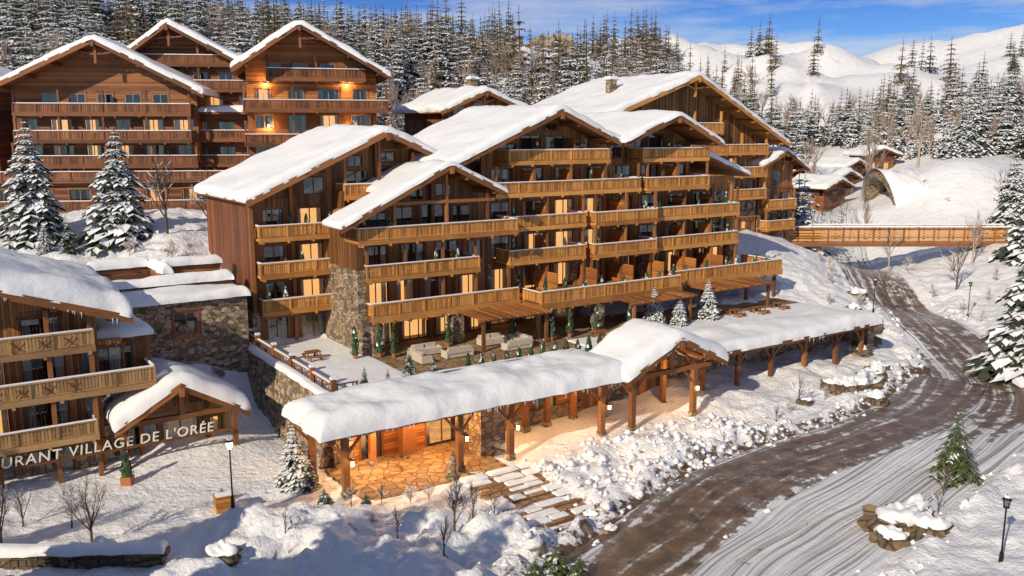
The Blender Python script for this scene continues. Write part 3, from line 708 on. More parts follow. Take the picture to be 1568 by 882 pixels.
cu=bpy.data.curves.new('sign_letters','FONT');cu.body="RESTAURANT VILLAGE DE L'OR\u00c9E";cu.size=.92;cu.extrude=.03;cu.space_character=1.14;cu.align_x='RIGHT';cu.materials.append(MT['letter_cream']);cu.offset=.003;cu.shear=.12
to=bpy.data.objects.new('sign_letters',cu);COL.objects.link(to);to.parent=rest;to.location=(-4.7,11.6,1.83);to.rotation_euler=(math.pi/2,0,0)

blk=empty('stone_terrace_building',(O[0],O[1],0),TH);W=M();S=M()
W.box(-9.5,1.2,22,23,2,9.1,ST)
W.box(-9.5,1.2,23.002,32,2,9.1,ST)
window(W,-3.6,1.9,6.4,1.8,22,proud=True,frame='beam_wood');window(W,-8.0,1.3,5.2,2.4,22,proud=True,mull=1)
W.box(-4.75,-2.45,21.9,22.0-.002,6.1,6.3,'beam_wood')
snow_flat(S,-9.7,1.4,21.7,32,9.1,.65,31)
for x0,x1,y0,y1,zz in ((-9.5,1.0,25.2,25.7,10.0),(-9.5,-9,25.8,31,10.2),(-4.2,-3.7,26,32,10.8),(-3.6,1.0,28.5,29,11.0),(-9.0,-4.3,31.0,31.5,10.8)):
    W.box(x0,x1,y0,y1,9.102,zz,'dark_siding');snow_flat(S,x0-.15,x1+.15,y0-.25,y1+.25,zz,.7,x0)
W.obj('masonry',blk);S.obj('snow_caps',blk)

# ============================================================ UPPER CHALETS
def chalet(name,wx,wy,z0,rot,w,zl,zp,zr,xp,depth,floors,wall='dark_siding',rm='dark_wood',T=.55,seed=0,lights=[],xl=None,xr=None,bal=None,fh=2.9,inset=1.6,chim=None):
    e=empty(name,(wx,wy,0),rot);W=M();B=M();R=M();S=M()
    x0,x1=-w/2,w/2
    xl=x0-1.3 if xl is None else xl;xr=x1+1.3 if xr is None else xr
    fz=[z0+i*fh for i in range(floors)]
    for i,z in enumerate(fz):
        n=max(2,int(w/3.1));zt=z+fh
        storey(W,x0,x1,0,z,zt,[(x0+w/n*(k+.5),random.choice((1.6,2.0,2.3)),.02 if k%2 else .7,2.3) for k in range(n)],
           'stone_masonry' if (i==1 and wall!='orange_wood') else wall,warm=.35,frame='light_frame')
        W.box(x0-.1,x1+.1,-.12,-.004,zt-.14,zt+.1,rm)
    zt=fz[-1]+fh
    def roofz(x): return (zl+(zp-zl)*(x-xl)/(xp-xl) if x<xp else zr+(zp-zr)*(xr-x)/(xr-xp))-.25
    W.prism([(x0,zt+.002),(x1,zt+.002),(x1,max(zt+.05,roofz(x1))),(xp,roofz(xp)),(x0,max(zt+.05,roofz(x0)))],0,.35,wall)
    for cx_ in (xp-6,xp-3,xp,xp+3,xp+6):
        if not x0+1<cx_<x1-1: continue
        hh=min(2.1,roofz(cx_)-zt-.8)
        if hh>.7: window(W,cx_,1.7,zt+.15,hh,0,proud=True,frame='light_frame')
    for sx in (-1,1):
        R.beam((xp+sx*.15,-inset+.1,zp-1.6),(xp+sx*2.0,-inset+.1,roofz(xp+sx*2.0)-.1),.16,.2,rm)
    R.box(xp-.13,xp+.13,-inset-.05,-inset+.2,zp-2.6,zp-.4,rm)
    W.box(x0,x1,1.8,depth,z0-4,zt,wall);W.box(x0,x1,.35,1.8,z0-4,z0,wall)
    W.box(x0,x1,0,.35,z0-4,z0,'stone_masonry')
    for a in (x0,x1-.3): W.box(a-.01,a+.31,.36,1.79,z0,zt,wall)
    W.prism([(x0,zt+.003),(x1,zt+.003),(x1,max(zt+.05,roofz(x1))-.05),(xp,roofz(xp)-.05),(x0,max(zt+.05,roofz(x0))-.05)],1,depth,wall)
    for i,(bx0,bx1,bz,pj) in enumerate(bal or []):
        balcony(B,bx0,bx1,-pj,0,bz,rm if wall!='golden_siding' else 'golden_wood',plants=0,h=1.1)
        for x in np.linspace(bx0+.15,bx1-.15,max(2,int((bx1-bx0)/4.5)+1)): B.box(x-.13,x+.13,-pj+.2,-pj+.46,bz,min(bz+fh-.3,roofz(x)-.3),rm)
    gable_roof(R,S,xl,zl,xp,zp,xr,zr,-inset-.6,depth+.8,T=T,mat=rm,seed=seed)
    if chim:
        cx_,cy_=chim;zc=roofz(cx_);R.box(cx_-.55,cx_+.55,cy_-.45,cy_+.45,zc-.5,zc+2.2,'stone_masonry');R.box(cx_-.7,cx_+.7,cy_-.6,cy_+.6,zc+2.2,zc+2.35,'concrete');snow_flat(S,cx_-.7,cx_+.7,cy_-.6,cy_+.6,zc+2.36,.35,9)
    W.obj('walls_and_windows',e);B.obj('balconies',e);R.obj('timber_roof',e);S.obj('roof_snow',e)
    if lights:
        lm=M()
        for (x,z,en) in lights:
            point('wall_light',x,-.55,z,en,e,.12);lm.box(x-.09,x+.09,-.3,-.02,z-.1,z+.15,'lamp_glow');lm.box(x-.12,x+.12,-.33,-.01,z+.152,z+.2,'black_metal')
        lm.obj('wall_lamps',e)
    return e
r1=math.radians(8)
chalet('mountain_chalet',-46.2,103,9.5,r1,20,26.6,32.0,26.2,0,18,5,seed=41,bal=[(-9.5,9.5,24.0,1.5),(-9.5,9.5,21,1.8),(-10,10,18.2,1.6),(-9.5,12,15.2,1.8)],inset=2.6,wall='dark_siding')
chalet('mountain_chalet',-38.5,111,9.5,r1,15,30.0,34.6,28.6,-2.5,16,6,seed=42,bal=[(-6,7,24,1.6),(-6,7,27,1.4),(-6,7,30,1.2)],wall='dark_siding',inset=2.2)
chalet('mountain_chalet',-22.9,104,10,math.radians(14),14.5,28.8,33.7,28.2,-1.2,18,6,wall='orange_wood',seed=43,inset=2.8,
   bal=[(-7.6,8.4,24.4,2.2),(-7.6,8.4,20.6,2.2),(-5,6,27.9,1.2)],lights=[(-5.2,27.2,260),(3.9,27.2,270),(-5,22.6,200),(4.5,22.5,200)])
e=empty('chalet_connecting_wing',(-34,107,0),r1);W=M();R=M();S=M();B=M()
for z in (9.5,12.4,15.3,18.2,21.1): storey(W,-5,11,0,z,z+2.9,[(-3+i*3.1,1.9,.4,2.1) for i in range(5)],'dark_siding',warm=.3)
W.box(-5,11,1.7,9,5,24,'dark_siding');R.box(-5.5,11.5,-1.4,9,24,24.3,'dark_wood');snow_flat(S,-5.5,11.5,-1.4,9,24.3,.6,3)
for z in (12.4,15.3,18.2,21.1): balcony(B,-5,11,-1.6,0,z,'dark_wood',plants=0)
W.obj('walls',e);R.obj('roof',e);S.obj('roof_snow',e);B.obj('balcony',e)
e=empty('chalet_lower_wing',(-47,99,0),r1);W=M();S=M();R=M()
storey(W,-16,20,0,9.5,13.4,[(-13+i*4,2.2,.5,3.0) for i in range(8)],'dark_siding',frame='light_frame',warm=.3)
storey(W,-16,20,0,13.402,16.4,[(-13+i*4,2.2,.4,2.3) for i in range(8)],'dark_siding',frame='light_frame',warm=.3)
W.box(-16,20,1.6,5,7,16.4,'dark_siding');R.box(-16.3,20.3,-.8,5,16.4,16.6,'dark_wood');snow_flat(S,-16.3,20.3,-.3,2,16.6,.3,6)
rail(R,(-16,-.6),(20,-.6),16.6,'dark_wood');balcony(R,-16,20,-1.2,0,13.4,'dark_wood',plants=0)
W.obj('walls',e);R.obj('roof_deck',e);S.obj('deck_snow',e)
chalet('mountain_chalet',-67,104,10,r1,14,27,31,27,0,14,5,seed=44,bal=[(-6,7,21,1.5)])
bx,by=L2W(62.5,36)
chalet('mountain_chalet',bx,by,7.5,TH,29,23.0,28.9,20.4,-.3,17,4,wall='golden_siding',rm='golden_wood',seed=45,xl=-17,xr=17.2,T=.65,
   bal=[(2,14.5,16.2,1.8),(-10,14.5,19.2,1.8),(6,14.8,13.2,1.6),(-4,6,22,1.4)],inset=2.4,chim=(-7,6))
bx,by=L2W(81,36)
chalet('mountain_chalet',bx,by,5.5,TH,7,17.5,19.4,16.8,0,12,3,wall='golden_siding',rm='beam_wood',seed=46,bal=[(-3,3,8.6,1.3),(-3,3,11.5,1.3)],inset=1.2)
bx,by=L2W(44,56)
chalet('mountain_chalet',bx,by,12,TH,11,24.6,27.4,25.0,0,11,4,wall='golden_siding',rm='beam_wood',seed=47,T=.7,chim=(1,3))
for i,(x,y,w,h) in enumerate(((66,182,8,4.5),(73,196,7,4.2),(79,207,7,4.2),(62,194,8,5),(88,214,7,4))):
    z=hz(x,y)
    chalet('mountain_chalet',x,y,z,random.uniform(0,.7),w,z+h,z+h+1.8,z+h,0,8,max(1,int(h/2.9)),wall='golden_siding' if i%2 else 'dark_siding',seed=50+i,T=.7,inset=.8)

# ============================================================ BRIDGE
br=empty('wooden_footbridge',(0,130,0),0);B=M();S=M()
B.box(37,73,-1.6,1.6,5.55,6.0,'concrete')
B.box(37,73,-1.75,-1.602,5.5,6.15,'beam_wood');B.box(37,73,1.602,1.75,5.5,6.15,'beam_wood')
for y in (-1.6,1.6):
    for k in range(5): B.box(37,73,y-.05,y+.05,6.3+k*.4,6.58+k*.4,'golden_wood' if k<4 else 'beam_wood')
    x=37.2
    while x<73: B.box(x-.1,x+.1,y-.12,y+.12,5.6,8.35,'beam_wood');x+=2.2
    B.box(37,73,y-.14,y+.14,8.25,8.38,'beam_wood');snow_profile(S,[(37,8.39),(73,8.39)],y-.15,y+.15,.14,ov=.02,seed=y)
snow_flat(S,37,73,-1.4,1.4,6.0,.25)
B.box(34,40.5,-2.2,2.2,-2,5.54,ST);B.box(71,76,-2.2,2.2,-1,5.54,ST)
B.obj('deck_and_rails',br);S.obj('snow',br)

# tunnel portal
tp=empty('tunnel_portal',(70.5,166,hz(66,166)-.8),math.radians(-88));B=M();S=M()
n=16;Ro,Ri=6.6,5.7
vs=[];fs=[]
for y in (-1.5,1.2):
    for i in range(n+1):
        t=math.pi*i/n
        for r in (Ri,Ro): vs.append((r*math.cos(t)*1.05,y+(-1.6*math.sin(t) if y<0 else 0),r*math.sin(t)*1.15))
w=2*(n+1)
for i in range(n):
    a=2*i;fs+=[(a,a+1,a+3,a+2),(w+a,w+a+2,w+a+3,w+a+1),(a,a+2,w+a+2,w+a),(a+1,w+a+1,w+a+3,a+3)]
B.add(vs,fs,ST)
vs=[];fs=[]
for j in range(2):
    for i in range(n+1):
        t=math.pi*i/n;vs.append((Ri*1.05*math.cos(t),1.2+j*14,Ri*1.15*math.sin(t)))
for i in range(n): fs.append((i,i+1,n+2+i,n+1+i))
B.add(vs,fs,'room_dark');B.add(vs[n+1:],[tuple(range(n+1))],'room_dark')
vs=[];fs=[]
J=26;I=30
for j in range(J):
    for i in range(I+1):
        t=math.pi*i/I;r=Ro+.5;q=j/(J-1)
        nn=(noise.noise((i*.2,j*.3,2))+.5*noise.noise((i*.5,j*.7,4)))*1.7*min(1,q*4)
        vs.append((r*1.1*math.cos(t)*(1+1.7*q),-1.7-1.6*math.sin(t)*(1-q)+q*18,-1+(r*1.15+1)*math.sin(t)*(1-.25*q)+nn))
for j in range(J-1):
    for i in range(I): fs.append((j*(I+1)+i,j*(I+1)+i+1,(j+1)*(I+1)+i+1,(j+1)*(I+1)+i))
S.add(vs,fs,'snow',True)
B.obj('arch',tp);S.obj('snow_cover',tp)

# ============================================================ VEGETATION
def spruce_mesh(name,H,R,wh,nb,seg,snow,seed,green='spruce_green',wd=.22,sl=.85):
    r=random.Random(seed);m=M()
    m.cone((0,0,-.5),(0,0,H*.97),H*.016+.04,.02,6,'bark')
    def leaf(p,ang,l,w,droop,up,mat):
        d=Vector((math.cos(ang),math.sin(ang),-droop))*l;pr=Vector((-math.sin(ang),math.cos(ang),0))*w
        p=p+Vector((0,0,up));m.add([p,p+d*.5+pr+Vector((0,0,l*.06)),p+d,p+d*.5-pr+Vector((0,0,l*.06))],[(0,1,2,3)],mat)
    for w in range(wh):
        t=(w+r.uniform(-.3,.3))/wh;t=min(max(t,0),.985);z=H*(.07+.91*t);rad=R*(1-t)**.85*r.uniform(.72,1.12)+.12
        n=max(4,int(nb*(1-.45*t)));a0=r.random()*6.28
        for k in range(n):
            a=a0+6.283*k/n+r.uniform(-.25,.25);rr=rad*r.uniform(.7,1.12);hs=r.random()<snow
            for j in range(seg):
                f=(j+.6)/seg;p=Vector((rr*f*math.cos(a),rr*f*math.sin(a),z+.12*rr*f-.5*rr*f*f))
                l=rr*(.5-.22*f)*r.uniform(.8,1.2);
                for s in (-1,1):
                    aa=a+s*r.uniform(.6,1.0);dr=r.uniform(.35,.75);leaf(p,aa,l,l*wd,dr,0,green)
                    if hs and r.random()<.9: leaf(p,aa,l*sl,l*wd*sl*1.2,dr*.85-.03,.05+.03*rr,'tree_snow')
            p=Vector((rr*.72*math.cos(a),rr*.72*math.sin(a),z+.0864*rr-.26*rr))
            leaf(p,a,rr*.42,rr*.09,.7,0,green)
            if hs: leaf(Vector((rr*.3*math.cos(a),rr*.3*math.sin(a),z)),a,rr*.7,rr*.18,.3,.06+.03*rr,'tree_snow')
    m.cone((0,0,H*.93),(0,0,H),.06,.01,4,green)
    return m.mesh(name)
def bare_mesh(name,H,seed,mat,levels=4,spread=.6,kids=4,snow=False):
    r=random.Random(seed);m=M()
    def grow(p,d,l,rad,lv):
        q=p+d*l;m.cone(p,q,rad,rad*.62,5 if lv>2 else 3,mat,cap=False)
        if snow and abs(d.z)<.75 and lv<3: m.beam(p+Vector((0,0,rad*.9)),q+Vector((0,0,rad*.7)),rad*1.3,rad*.9+.01,'tree_snow')
        if lv==0: return
        for k in range(kids+(1 if lv==levels else 0)):
            t=r.uniform(.35,1) ;b=p+d*l*t
            nd_=(d+Vector((r.uniform(-1,1),r.uniform(-1,1),r.uniform(-.25,.7)))*spread).normalized()
            grow(b,nd_,l*r.uniform(.5,.75),max(.006,rad*.5),lv-1)
        grow(q,(d+Vector((r.uniform(-1,1),r.uniform(-1,1),.3))*.25).normalized(),l*.7,rad*.6,lv-1)
    grow(Vector((0,0,-.2)),Vector((0,0,1)),H*.36,H*.02,levels)
    return m.mesh(name)
near=[spruce_mesh('spruce_snowy',10,2.9,20,14,5,.97,1,wd=.28,sl=1.0),spruce_mesh('spruce_snowy_b',10,3.1,19,14,5,.96,2,wd=.28,sl=1.0),spruce_mesh('spruce_light_snow',10,2.5,20,12,5,.35,3),spruce_mesh('pine_green',10,3.0,16,11,5,.12,4,'pine_needle')]
farS=[spruce_mesh('far_spruce_snowy%d'%i,10,random.uniform(2.0,2.8),11,9,3,.99,20+i,wd=.3,sl=1.03) for i in range(4)]
farG=[spruce_mesh('far_spruce_green%d'%i,10,random.uniform(1.7,2.4),11,8,3,.45,30+i,wd=.3) for i in range(3)]
farO=[spruce_mesh('far_larch%d'%i,10,random.uniform(1.8,2.8),10,8,3,.1,40+i,'olive_green',wd=.3) for i in range(3)]
bareF=[bare_mesh('frosted_tree%d'%i,9,60+i,'frost_bark',4,.6,3) for i in range(3)]
bareN=[bare_mesh('bare_tree_mesh%d'%i,5,70+i,'bark',4,.7,3,True) for i in range(2)]
bareB=[bare_mesh('bush_mesh%d'%i,3.2,80+i,'bark',3,1.0,4,True) for i in range(2)]
bushF=[bare_mesh('frost_bush_mesh%d'%i,3.2,90+i,'frost_bark',3,1.0,5,True) for i in range(2)]
def place(name,me,x,y,s,parent=None,z=None,sx=1):
    o=bpy.data.objects.new(name,me);COL.objects.link(o)
    if parent: o.parent=parent
    o.location=(x,y,(hz(x,y) if z is None else z)-.05);o.scale=(s*sx,s*sx,s);o.rotation_euler=(random.uniform(-.03,.03),random.uniform(-.03,.03),random.uniform(0,6.28));return o
for x,y,h,k in ((-46,85,11.3,0),(-37.6,84.5,11.0,1),(-43,81,3,0),(47.6,79,14.5,1),(53,86,13,0),(63.5,104,12,0),(70,118,13,1),(27.8,52.8,5.2,3),(45.5,69,6,2),
   (-13.8,53.3,4.2,0),(-12.6,52.4,2.4,2),(78,138,13,0),(84,142,12,0),(66,92,12,1),(31,37,3.0,3),(29,36.5,2.6,3),(-40.5,80.5,3.5,2),(84,128,13,0),(80,120,12,2),
   (96,188,15,0),(104,196,14,1),(91,181,12,0),(112,204,16,1),(101,176,12,2),(108,184,14,0),
   (-38,27,15,1),(-43,33,15,0),(-21,24.5,19,1),(-26,31,16,0),(-22,17,21,1),(-14,7,20,2),(-50,36,16,0),(-18,20,20,0),(13.5,13.5,19,1),(18,20,18,0)):  # this row: out-of-view spruces added to cast shade on foreground and restaurant
    place('spruce_tree' if k<3 else 'pine_tree',near[k],x,y,h/10)
for a,b,h in ((36.2,12,4.0),(38.4,11.0,3.2),(42.8,11.6,4.2),(5.0,8.2,1.8),(8.8,8.6,2.6),(10.6,8.2,1.8),(6.8,8.0,1.4)):
    x,y=L2W(a,b);place('spruce_tree',near[0 if a>30 else 2],x,y,h/10,z=4.0)
for x,y,h,mm in ((-33,84.5,8.5,0),(-22.5,44.4,4.6,1),(-26.5,43,4.2,0),(-30,88,7,1),(57,112,7,0),(26,50.5,2.5,1),(-27.6,47,3,1),(44.5,104,5,0),(-24.6,46.5,3,0)):
    place('bare_tree',bareN[mm],x,y,h/5)
for x,y,h in ((72,180,17),(79,174,14),(63,188,18),(60,150,9),(83,150,8),(55,128,7),(64,122,8)): place('frosted_tree',bareF[int(x)%3],x,y,h/9)
for x,y,h in ((-3.2,46.2,4.6),(-2.2,47.0,3.2),(23.3,69.5,3.6),(-9.5,49.5,2.2),(-7.8,50,1.9),(-1.0,47.6,2.6),(30.5,74,2.8),(34,86,2.4),(20.5,66,2.0),(-6,43.5,2.6),(-3.5,42.6,3.0),(15,60,1.3),(24.5,48,2),(-12,44,2.2)):
    place('bare_shrub',random.choice(bareB),x,y,h/3.2*.9)
for x,y,h in ((-6,49.5,2.2),(-5,50.2,1.8),(35,96,2.6),(38,104,3.4),(36,90,2),(40,110,3),(33,84,1.6),(52,118,3),(56,124,3.4),(60,120,3),(41,117,2.5),(22,67.5,1.8),(26,71,2.0),(39,98,2.4),(41,113,3),(62,112,3),(58,106,2.6),(-31,80,3),(-35,80.5,3),(-28,78,2.6),(54,104,2.4),(52,96,2),(54,112,3)):
    place('frosted_shrub',random.choice(bushF),x,y,h/3.2*.9)
for x,y,h in ((2.2,42.2,1.9),(3.4,41.8,1.5),(1.2,41.6,1.3),(-17.5,50.5,1.0),(-10.8,48.2,1.1),(-8.5,48.7,.8)): place('young_pine',near[3],x,y,h/10,sx=1.7)
def hill_pts(n,fn,ymin,ymax,tmin=-.66,tmax=.72):
    out=[];k=0
    while len(out)<n and k<n*60:
        k+=1;t=random.uniform(tmin,tmax);y=math.sqrt(random.uniform(ymin**2,ymax**2));x=t*y
        if random.random()<fn(x,y,t): out.append((x,y))
    return out
def clump(x,y,s,o=0): return noise.noise((x*s+o,y*s,o))+.4*noise.noise((x*s*3+o,y*s*3,o))
def batch(name,meshes,pts,h0,h1):
    e=empty(name);P=np.array(pts);z=height(P[:,0],P[:,1],False)
    for (x,y),zz in zip(pts,z): place('tree',random.choice(meshes),x,y,random.triangular(h0,h1,h0+.3*(h1-h0))/10,e,z=zz-.2,sx=random.uniform(.8,1.25))
def blocked(x,y):
    if np.min(np.hypot(RA[:,0]-x,RA[:,1]-y))<7: return True
    t=x/y
    if .0<t<.10 and 225<y<345: return True
    return 52<x<98 and 130<y<216 or (x<0 and y<128) or (58<x<90 and 216<y<235)
def fS(x,y,t):
    if blocked(x,y): return 0
    if t<.34: return .95 if clump(x,y,.03)>-.2 else .1
    return .6 if clump(x,y,.025,4)>.1 else .03
batch('spruce_forest',farS,hill_pts(740,fS,132,260),8,17)
def fG(x,y,t):
    if blocked(x,y): return 0
    c=clump(x,y,.016,9)
    return (.9 if c>-.02 else .04) if t<.12 else (.8 if c>.16 else .015)
batch('green_spruce_forest',farG,hill_pts(460,fG,190,400),10,18)
batch('larch_forest',farO,hill_pts(360,lambda x,y,t:0 if blocked(x,y) else (.9 if clump(x,y,.016,2)>-.0 and t<.3 else .03),170,400),10,21)
batch('frosted_deciduous_forest',bareF,hill_pts(260,lambda x,y,t:0 if blocked(x,y) else (.9 if clump(x,y,.025,7)>.05 else .06),135,300),10,15)

# ============================================================ SMALL THINGS
def rock(name,x,y,s,seed,cap=True,z=None,zs=.8,mat='boulder_rock'):
    e=empty(name,(x,y,(hz(x,y) if z is None else z)));
    for nm,mt_,dz in (('stone',mat,0),('snow_cap','snow',.12)):
        if nm=='snow_cap' and not cap: continue
        m=M();n,k=20,13;vs=[];fs=[]
        for i in range(k+1):
            ph=math.pi*i/k
            if nm=='snow_cap': ph*=.27
            for j in range(n):
                th=2*math.pi*j/n;d=Vector((math.sin(ph)*math.cos(th),math.sin(ph)*math.sin(th),math.cos(ph)))
                q=1+.5*noise.noise(d*1.3+Vector((seed,0,0)))+.35*noise.noise(d*3.2+Vector((0,seed,0)))
                v=d*q*s;v.z*=zs
                if nm=='snow_cap': v=v*1.02+Vector((0,0,dz*s*(1-(i/k)**3)-.02*s))
                vs.append(v)
        for i in range(k):
            for j in range(n): fs.append((i*n+j,(i+1)*n+j,(i+1)*n+(j+1)%n,i*n+(j+1)%n))
        m.add(vs,fs,mt_,nm=='snow_cap');m.obj(nm,e)
for i,(x,y,s) in enumerate(((21.5,46.5,1.6),(23,47.6,1.3),(20.6,45,1.0),(22.8,45.4,1.3),(29.8,73.4,1.3),(31,75,1.5),(28.6,72.6,1.0),(32.5,77,1.2),(30,70.5,.9),(27.5,73,1.1),(33.5,79,1.0),(-21,42.3,1.0),(-19.3,42,.8),(-14.5,41.8,1.0),(36,88,1.2),(38,92,1.3),(34,84,.9),(24,70,.8),(40,101,1.1),(37.5,95,.9),(-3.5,50.6,.5),(-1.2,48.6,.6),(4.6,49.2,.6),(5.6,47.6,.5))):
    rock('snow_capped_rock',x,y,s,i*3.1)
for i,(x,y,s) in enumerate(((15,365,8),(20,368,8),(2,365,7),(-4,362,6),(9,368,6))): rock('rock_outcrop',x,y,s,i*5.7,False,z=hz(x,y)+s*.3,zs=1.2,mat='cliff_rock')
# snow clods thrown up along banks
rc=random.Random(11);pts=[]
for R_,w_ in ((RA,WA),(RB,WB)):
    for _ in range(420):
        i=rc.randrange(len(R_)-1);p=R_[i]+(R_[i+1]-R_[i])*rc.random()
        if not 38<p[1]<112: continue
        d=R_[i+1]-R_[i];d=d/np.hypot(*d);o_=rc.choice((-1,1))*(w_+rc.uniform(-.6,2.6))
        pts.append((p[0]-d[1]*o_,p[1]+d[0]*o_))
for _ in range(320):
    a=rc.uniform(11,32);b_=rc.uniform(-8.5,-1);pts.append(L2W(a,b_))
P=np.array(pts);PA=dist_poly(P[:,0],P[:,1],RA);PB=dist_poly(P[:,0],P[:,1],RB);Zc=height(P[:,0],P[:,1])
m=M()
for (x,y),z,da,db in zip(pts,Zc,PA,PB):
    if da<WA-.5 or db<WB-.3: continue
    s=rc.uniform(.06,.2)*(1+rc.random())
    vs=[Vector(v)*s*rc.uniform(.7,1.3)+Vector((x,y,z+s*.2)) for v in ((1,0,0),(0,1,0),(-1,0,0),(0,-1,0),(0,0,.8),(0,0,-.8),(.6,.6,.4),(-.6,-.6,.4))]
    m.add(vs,[(0,6,4),(6,1,4),(1,2,4),(2,7,4),(7,3,4),(3,0,4),(1,6,0),(3,7,2),(1,0,5),(2,1,5),(3,2,5),(0,3,5)],'snow',True)
m.obj('snow_clods')
e=empty('dry_stone_wall',(-26,40.6,hz(-24,41)-.1),math.radians(3));m=M()
rr=random.Random(4)
for row in range(3):
    x=0
    while x<8.5:
        w=rr.uniform(.35,.7);hh=.32
        j=[rr.uniform(-.05,.05) for _ in range(4)]
        m.box(x+.02,x+w-.02,j[0],.6+j[1],row*hh,row*hh+hh-.03,'boulder_rock');x+=w
m.obj('stones',e);S=M();snow_flat(S,-.1,8.7,-.1,.7,.93,.35,2,step=.3);S.obj('snow',e)
def lamp(x,y,h,on=False):
    e=empty('street_lamp',(x,y,hz(x,y)));m=M()
    m.cone((0,0,-.2),(0,0,.5),.12,.09,10,'black_metal');m.cone((0,0,.5),(0,0,h-.7),.05,.04,8,'black_metal')
    m.cone((0,0,h-.72),(0,0,h-.62),.04,.17,8,'black_metal')
    m.cone((0,0,h-.62),(0,0,h-.22),.12,.19,6,'lamp_glow' if on else 'window_glass',False)
    for i in range(6):
        t=i*math.pi/3;m.beam((.13*math.cos(t),.13*math.sin(t),h-.62),(.2*math.cos(t),.2*math.sin(t),h-.22),.02,.02,'black_metal')
    m.cone((0,0,h-.22),(0,0,h-.02),.25,.05,6,'black_metal',False);m.cone((0,0,h-.02),(0,0,h+.08),.03,.01,6,'black_metal')
    m.cone((0,0,h-.6),(0,0,h-.35),.04,.04,6,'lamp_glow' if on else 'letter_cream');m.cone((0,0,h-.1),(0,0,h),.17,.04,6,'tree_snow')
    m.obj('lamp_body',e)
lamp(-15.6,46.7,3.9,True);lamp(24.5,41.4,3.5);lamp(53,101,4.4);lamp(40.5,97.5,3.8)
m=M()
for k in range(4): m.box(-.5,.5,-.42,-.38,k*.28,k*.28+.25,'golden_wood');m.box(-.5,.5,.38,.42,k*.28,k*.28+.25,'golden_wood');m.box(-.54,-.502,-.42,.42,k*.28,k*.28+.25,'golden_wood');m.box(.502,.54,-.42,.42,k*.28,k*.28+.25,'golden_wood')
m.box(-.56,.56,-.46,.46,1.12,1.17,'golden_wood');m.box(-.5,.5,-.3,.3,1.17,1.23,'tree_snow')
m.obj('wooden_crate',None,(-17,49.4,hz(-17,49.4)),.5)
m=M();m.box(-.32,.32,-.32,.32,0,.55,'terracotta');cypress(m,0,0,.5,1.6,.42);m.obj('planter_with_cypress',None,(-24.4,53.3,hz(-24.4,53.3)))
def sofa(a,b,rot):
    x,y=L2W(a,b);m=M();c='cushion'
    m.box(-1.1,1.1,-.45,.45,.08,.42,c);m.box(-1.1,1.1,.3,.5,.42,.85,c);m.box(-1.25,-1.1,-.45,.5,.08,.65,c);m.box(1.1,1.25,-.45,.5,.08,.65,c)
    for i in (-.55,.55): m.box(i-.5,i+.5,-.42,.28,.422,.56,c);m.box(i-.42,i+.42,.14,.29,.56,.9,c)
    for i in (-1,1):
        for j in (-.38,.38): m.box(i*1.1-.04,i*1.1+.04,j-.04,j+.04,0,.08,'dark_wood')
    m.obj('outdoor_sofa',None,(x,y,4.0),TH+rot)
for a,b,r in ((13.4,14.6,0),(15.2,12.6,math.pi),(19.8,14.6,0),(21.8,13.2,-math.pi/2),(20.6,12.0,math.pi),(12,13,math.pi/2)): sofa(a,b,r)
def table(a,b,z=4.0):
    x,y=L2W(a,b);m=M();m.box(-.6,.6,-.4,.4,.7,.75,'beam_wood')
    for i in (-.5,.5):
        for j in (-.32,.32): m.box(i-.04,i+.04,j-.04,j+.04,0,.7,'beam_wood')
    for s in (-1,1): m.box(-.6,.6,s*.75-.17,s*.75+.17,.4,.45,'beam_wood');m.box(-.5,-.42,s*.75-.15,s*.75+.15,0,.4,'beam_wood');m.box(.42,.5,s*.75-.15,s*.75+.15,0,.4,'beam_wood')
    m.obj('picnic_table',None,(x,y,z),TH)
for a,b in ((29,11),(32,10.4),(46,11),(49,10.6),(52.5,11),(5,18)): table(a,b)
table(28,16,7.1);table(36,16,7.1);table(47,17.5,7.1)
m=M()
for i in range(13): cypress(m,13+i*1.15,7.2,4.0,random.uniform(1.1,1.5),.34)
m.obj('clipped_hedge',None,(O[0],O[1],0),TH)
m=M()
for a,b in ((9.9,15.9),(7.9,16.3),(16.3,16),(24.9,12.9),(27,13),(22.9,16),(10.8,15.2),(30,13),(34,13)): cypress(m,a,b,4.0,2.1,.4,'terracotta')
m.obj('potted_cypresses',None,(O[0],O[1],0),TH)
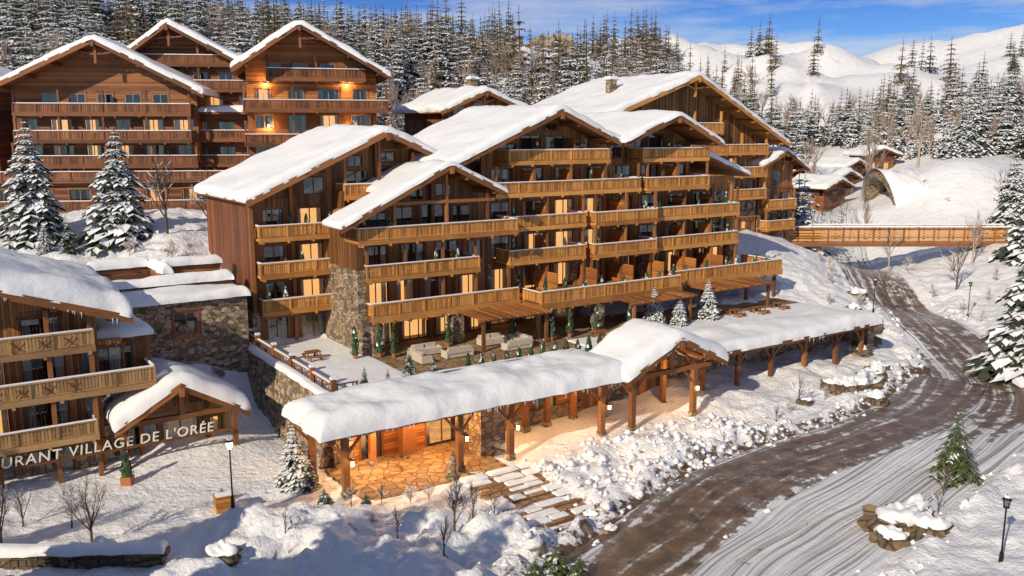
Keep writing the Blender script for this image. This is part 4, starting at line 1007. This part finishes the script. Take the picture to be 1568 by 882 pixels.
m=M();m.cone((0,0,0),(0,0,.3),.45,.4,8,ST);m.cone((0,0,.3),(.04,0,1.3),.3,.22,7,ST);m.cone((.04,0,1.3),(0,0,1.75),.24,.1,7,ST)
x,y=L2W(6.9,-.9);m.obj('stone_marker',None,(x,y,.05))

# ============================================================ SKY, SUN, CAMERA
sunv=Vector((-.55,-.83,0)).normalized();el=math.radians(29)
w=bpy.data.worlds.new('World');scene.world=w;w.use_nodes=True;nt=w.node_tree
bg=nt.nodes['Background'];sky=nd(nt,'ShaderNodeTexSky',sky_type='NISHITA',sun_disc=False)
sky.sun_elevation=el;sky.sun_rotation=math.atan2(sunv.x,sunv.y);sky.altitude=2500;sky.dust_density=.2;sky.ozone_density=4;sky.air_density=.9
tc=nd(nt,'ShaderNodeTexCoord').outputs['Generated']
sp=nd(nt,'ShaderNodeSeparateXYZ');lk(nt,tc,sp.inputs[0])
grad=ramp(nt,sp.outputs[2],[(.0,(.85,.95,1.0)),(.08,(.60,.79,1.0)),(.16,(.32,.56,1.0)),(.6,(.5,.7,1.0))])
c1=mixc(nt,1.0,sky.outputs[0],grad,'MULTIPLY')
cn=noi(nt,mapv(nt,tc,(1.6,1.6,12)),3.0,7,.62)
cm=ramp(nt,cn,[(.42,(0,0,0)),(.66,(1,1,1))])
c2=mixc(nt,mth(nt,'MULTIPLY',cm,.6),c1,(7,7.4,8))
lk(nt,c2,bg.inputs[0]);bg.inputs[1].default_value=.092
sl=bpy.data.lights.new('sun','SUN');sl.energy=4.4;sl.angle=math.radians(.5);sl.color=(1,.85,.63)
so=bpy.data.objects.new('sun',sl);COL.objects.link(so)
dv=Vector((sunv.x*math.cos(el),sunv.y*math.cos(el),math.sin(el)));so.rotation_euler=dv.to_track_quat('Z','Y').to_euler()
cam=bpy.data.cameras.new('camera');cam.sensor_width=36;cam.lens=36*1358/1568;cam.clip_end=4000;cam.clip_start=.5
co_=bpy.data.objects.new('camera',cam);COL.objects.link(co_);co_.location=(0,0,22);co_.rotation_euler=(math.radians(80),0,0);scene.camera=co_
scene.view_settings.view_transform='Standard';scene.view_settings.look='None';scene.view_settings.exposure=0
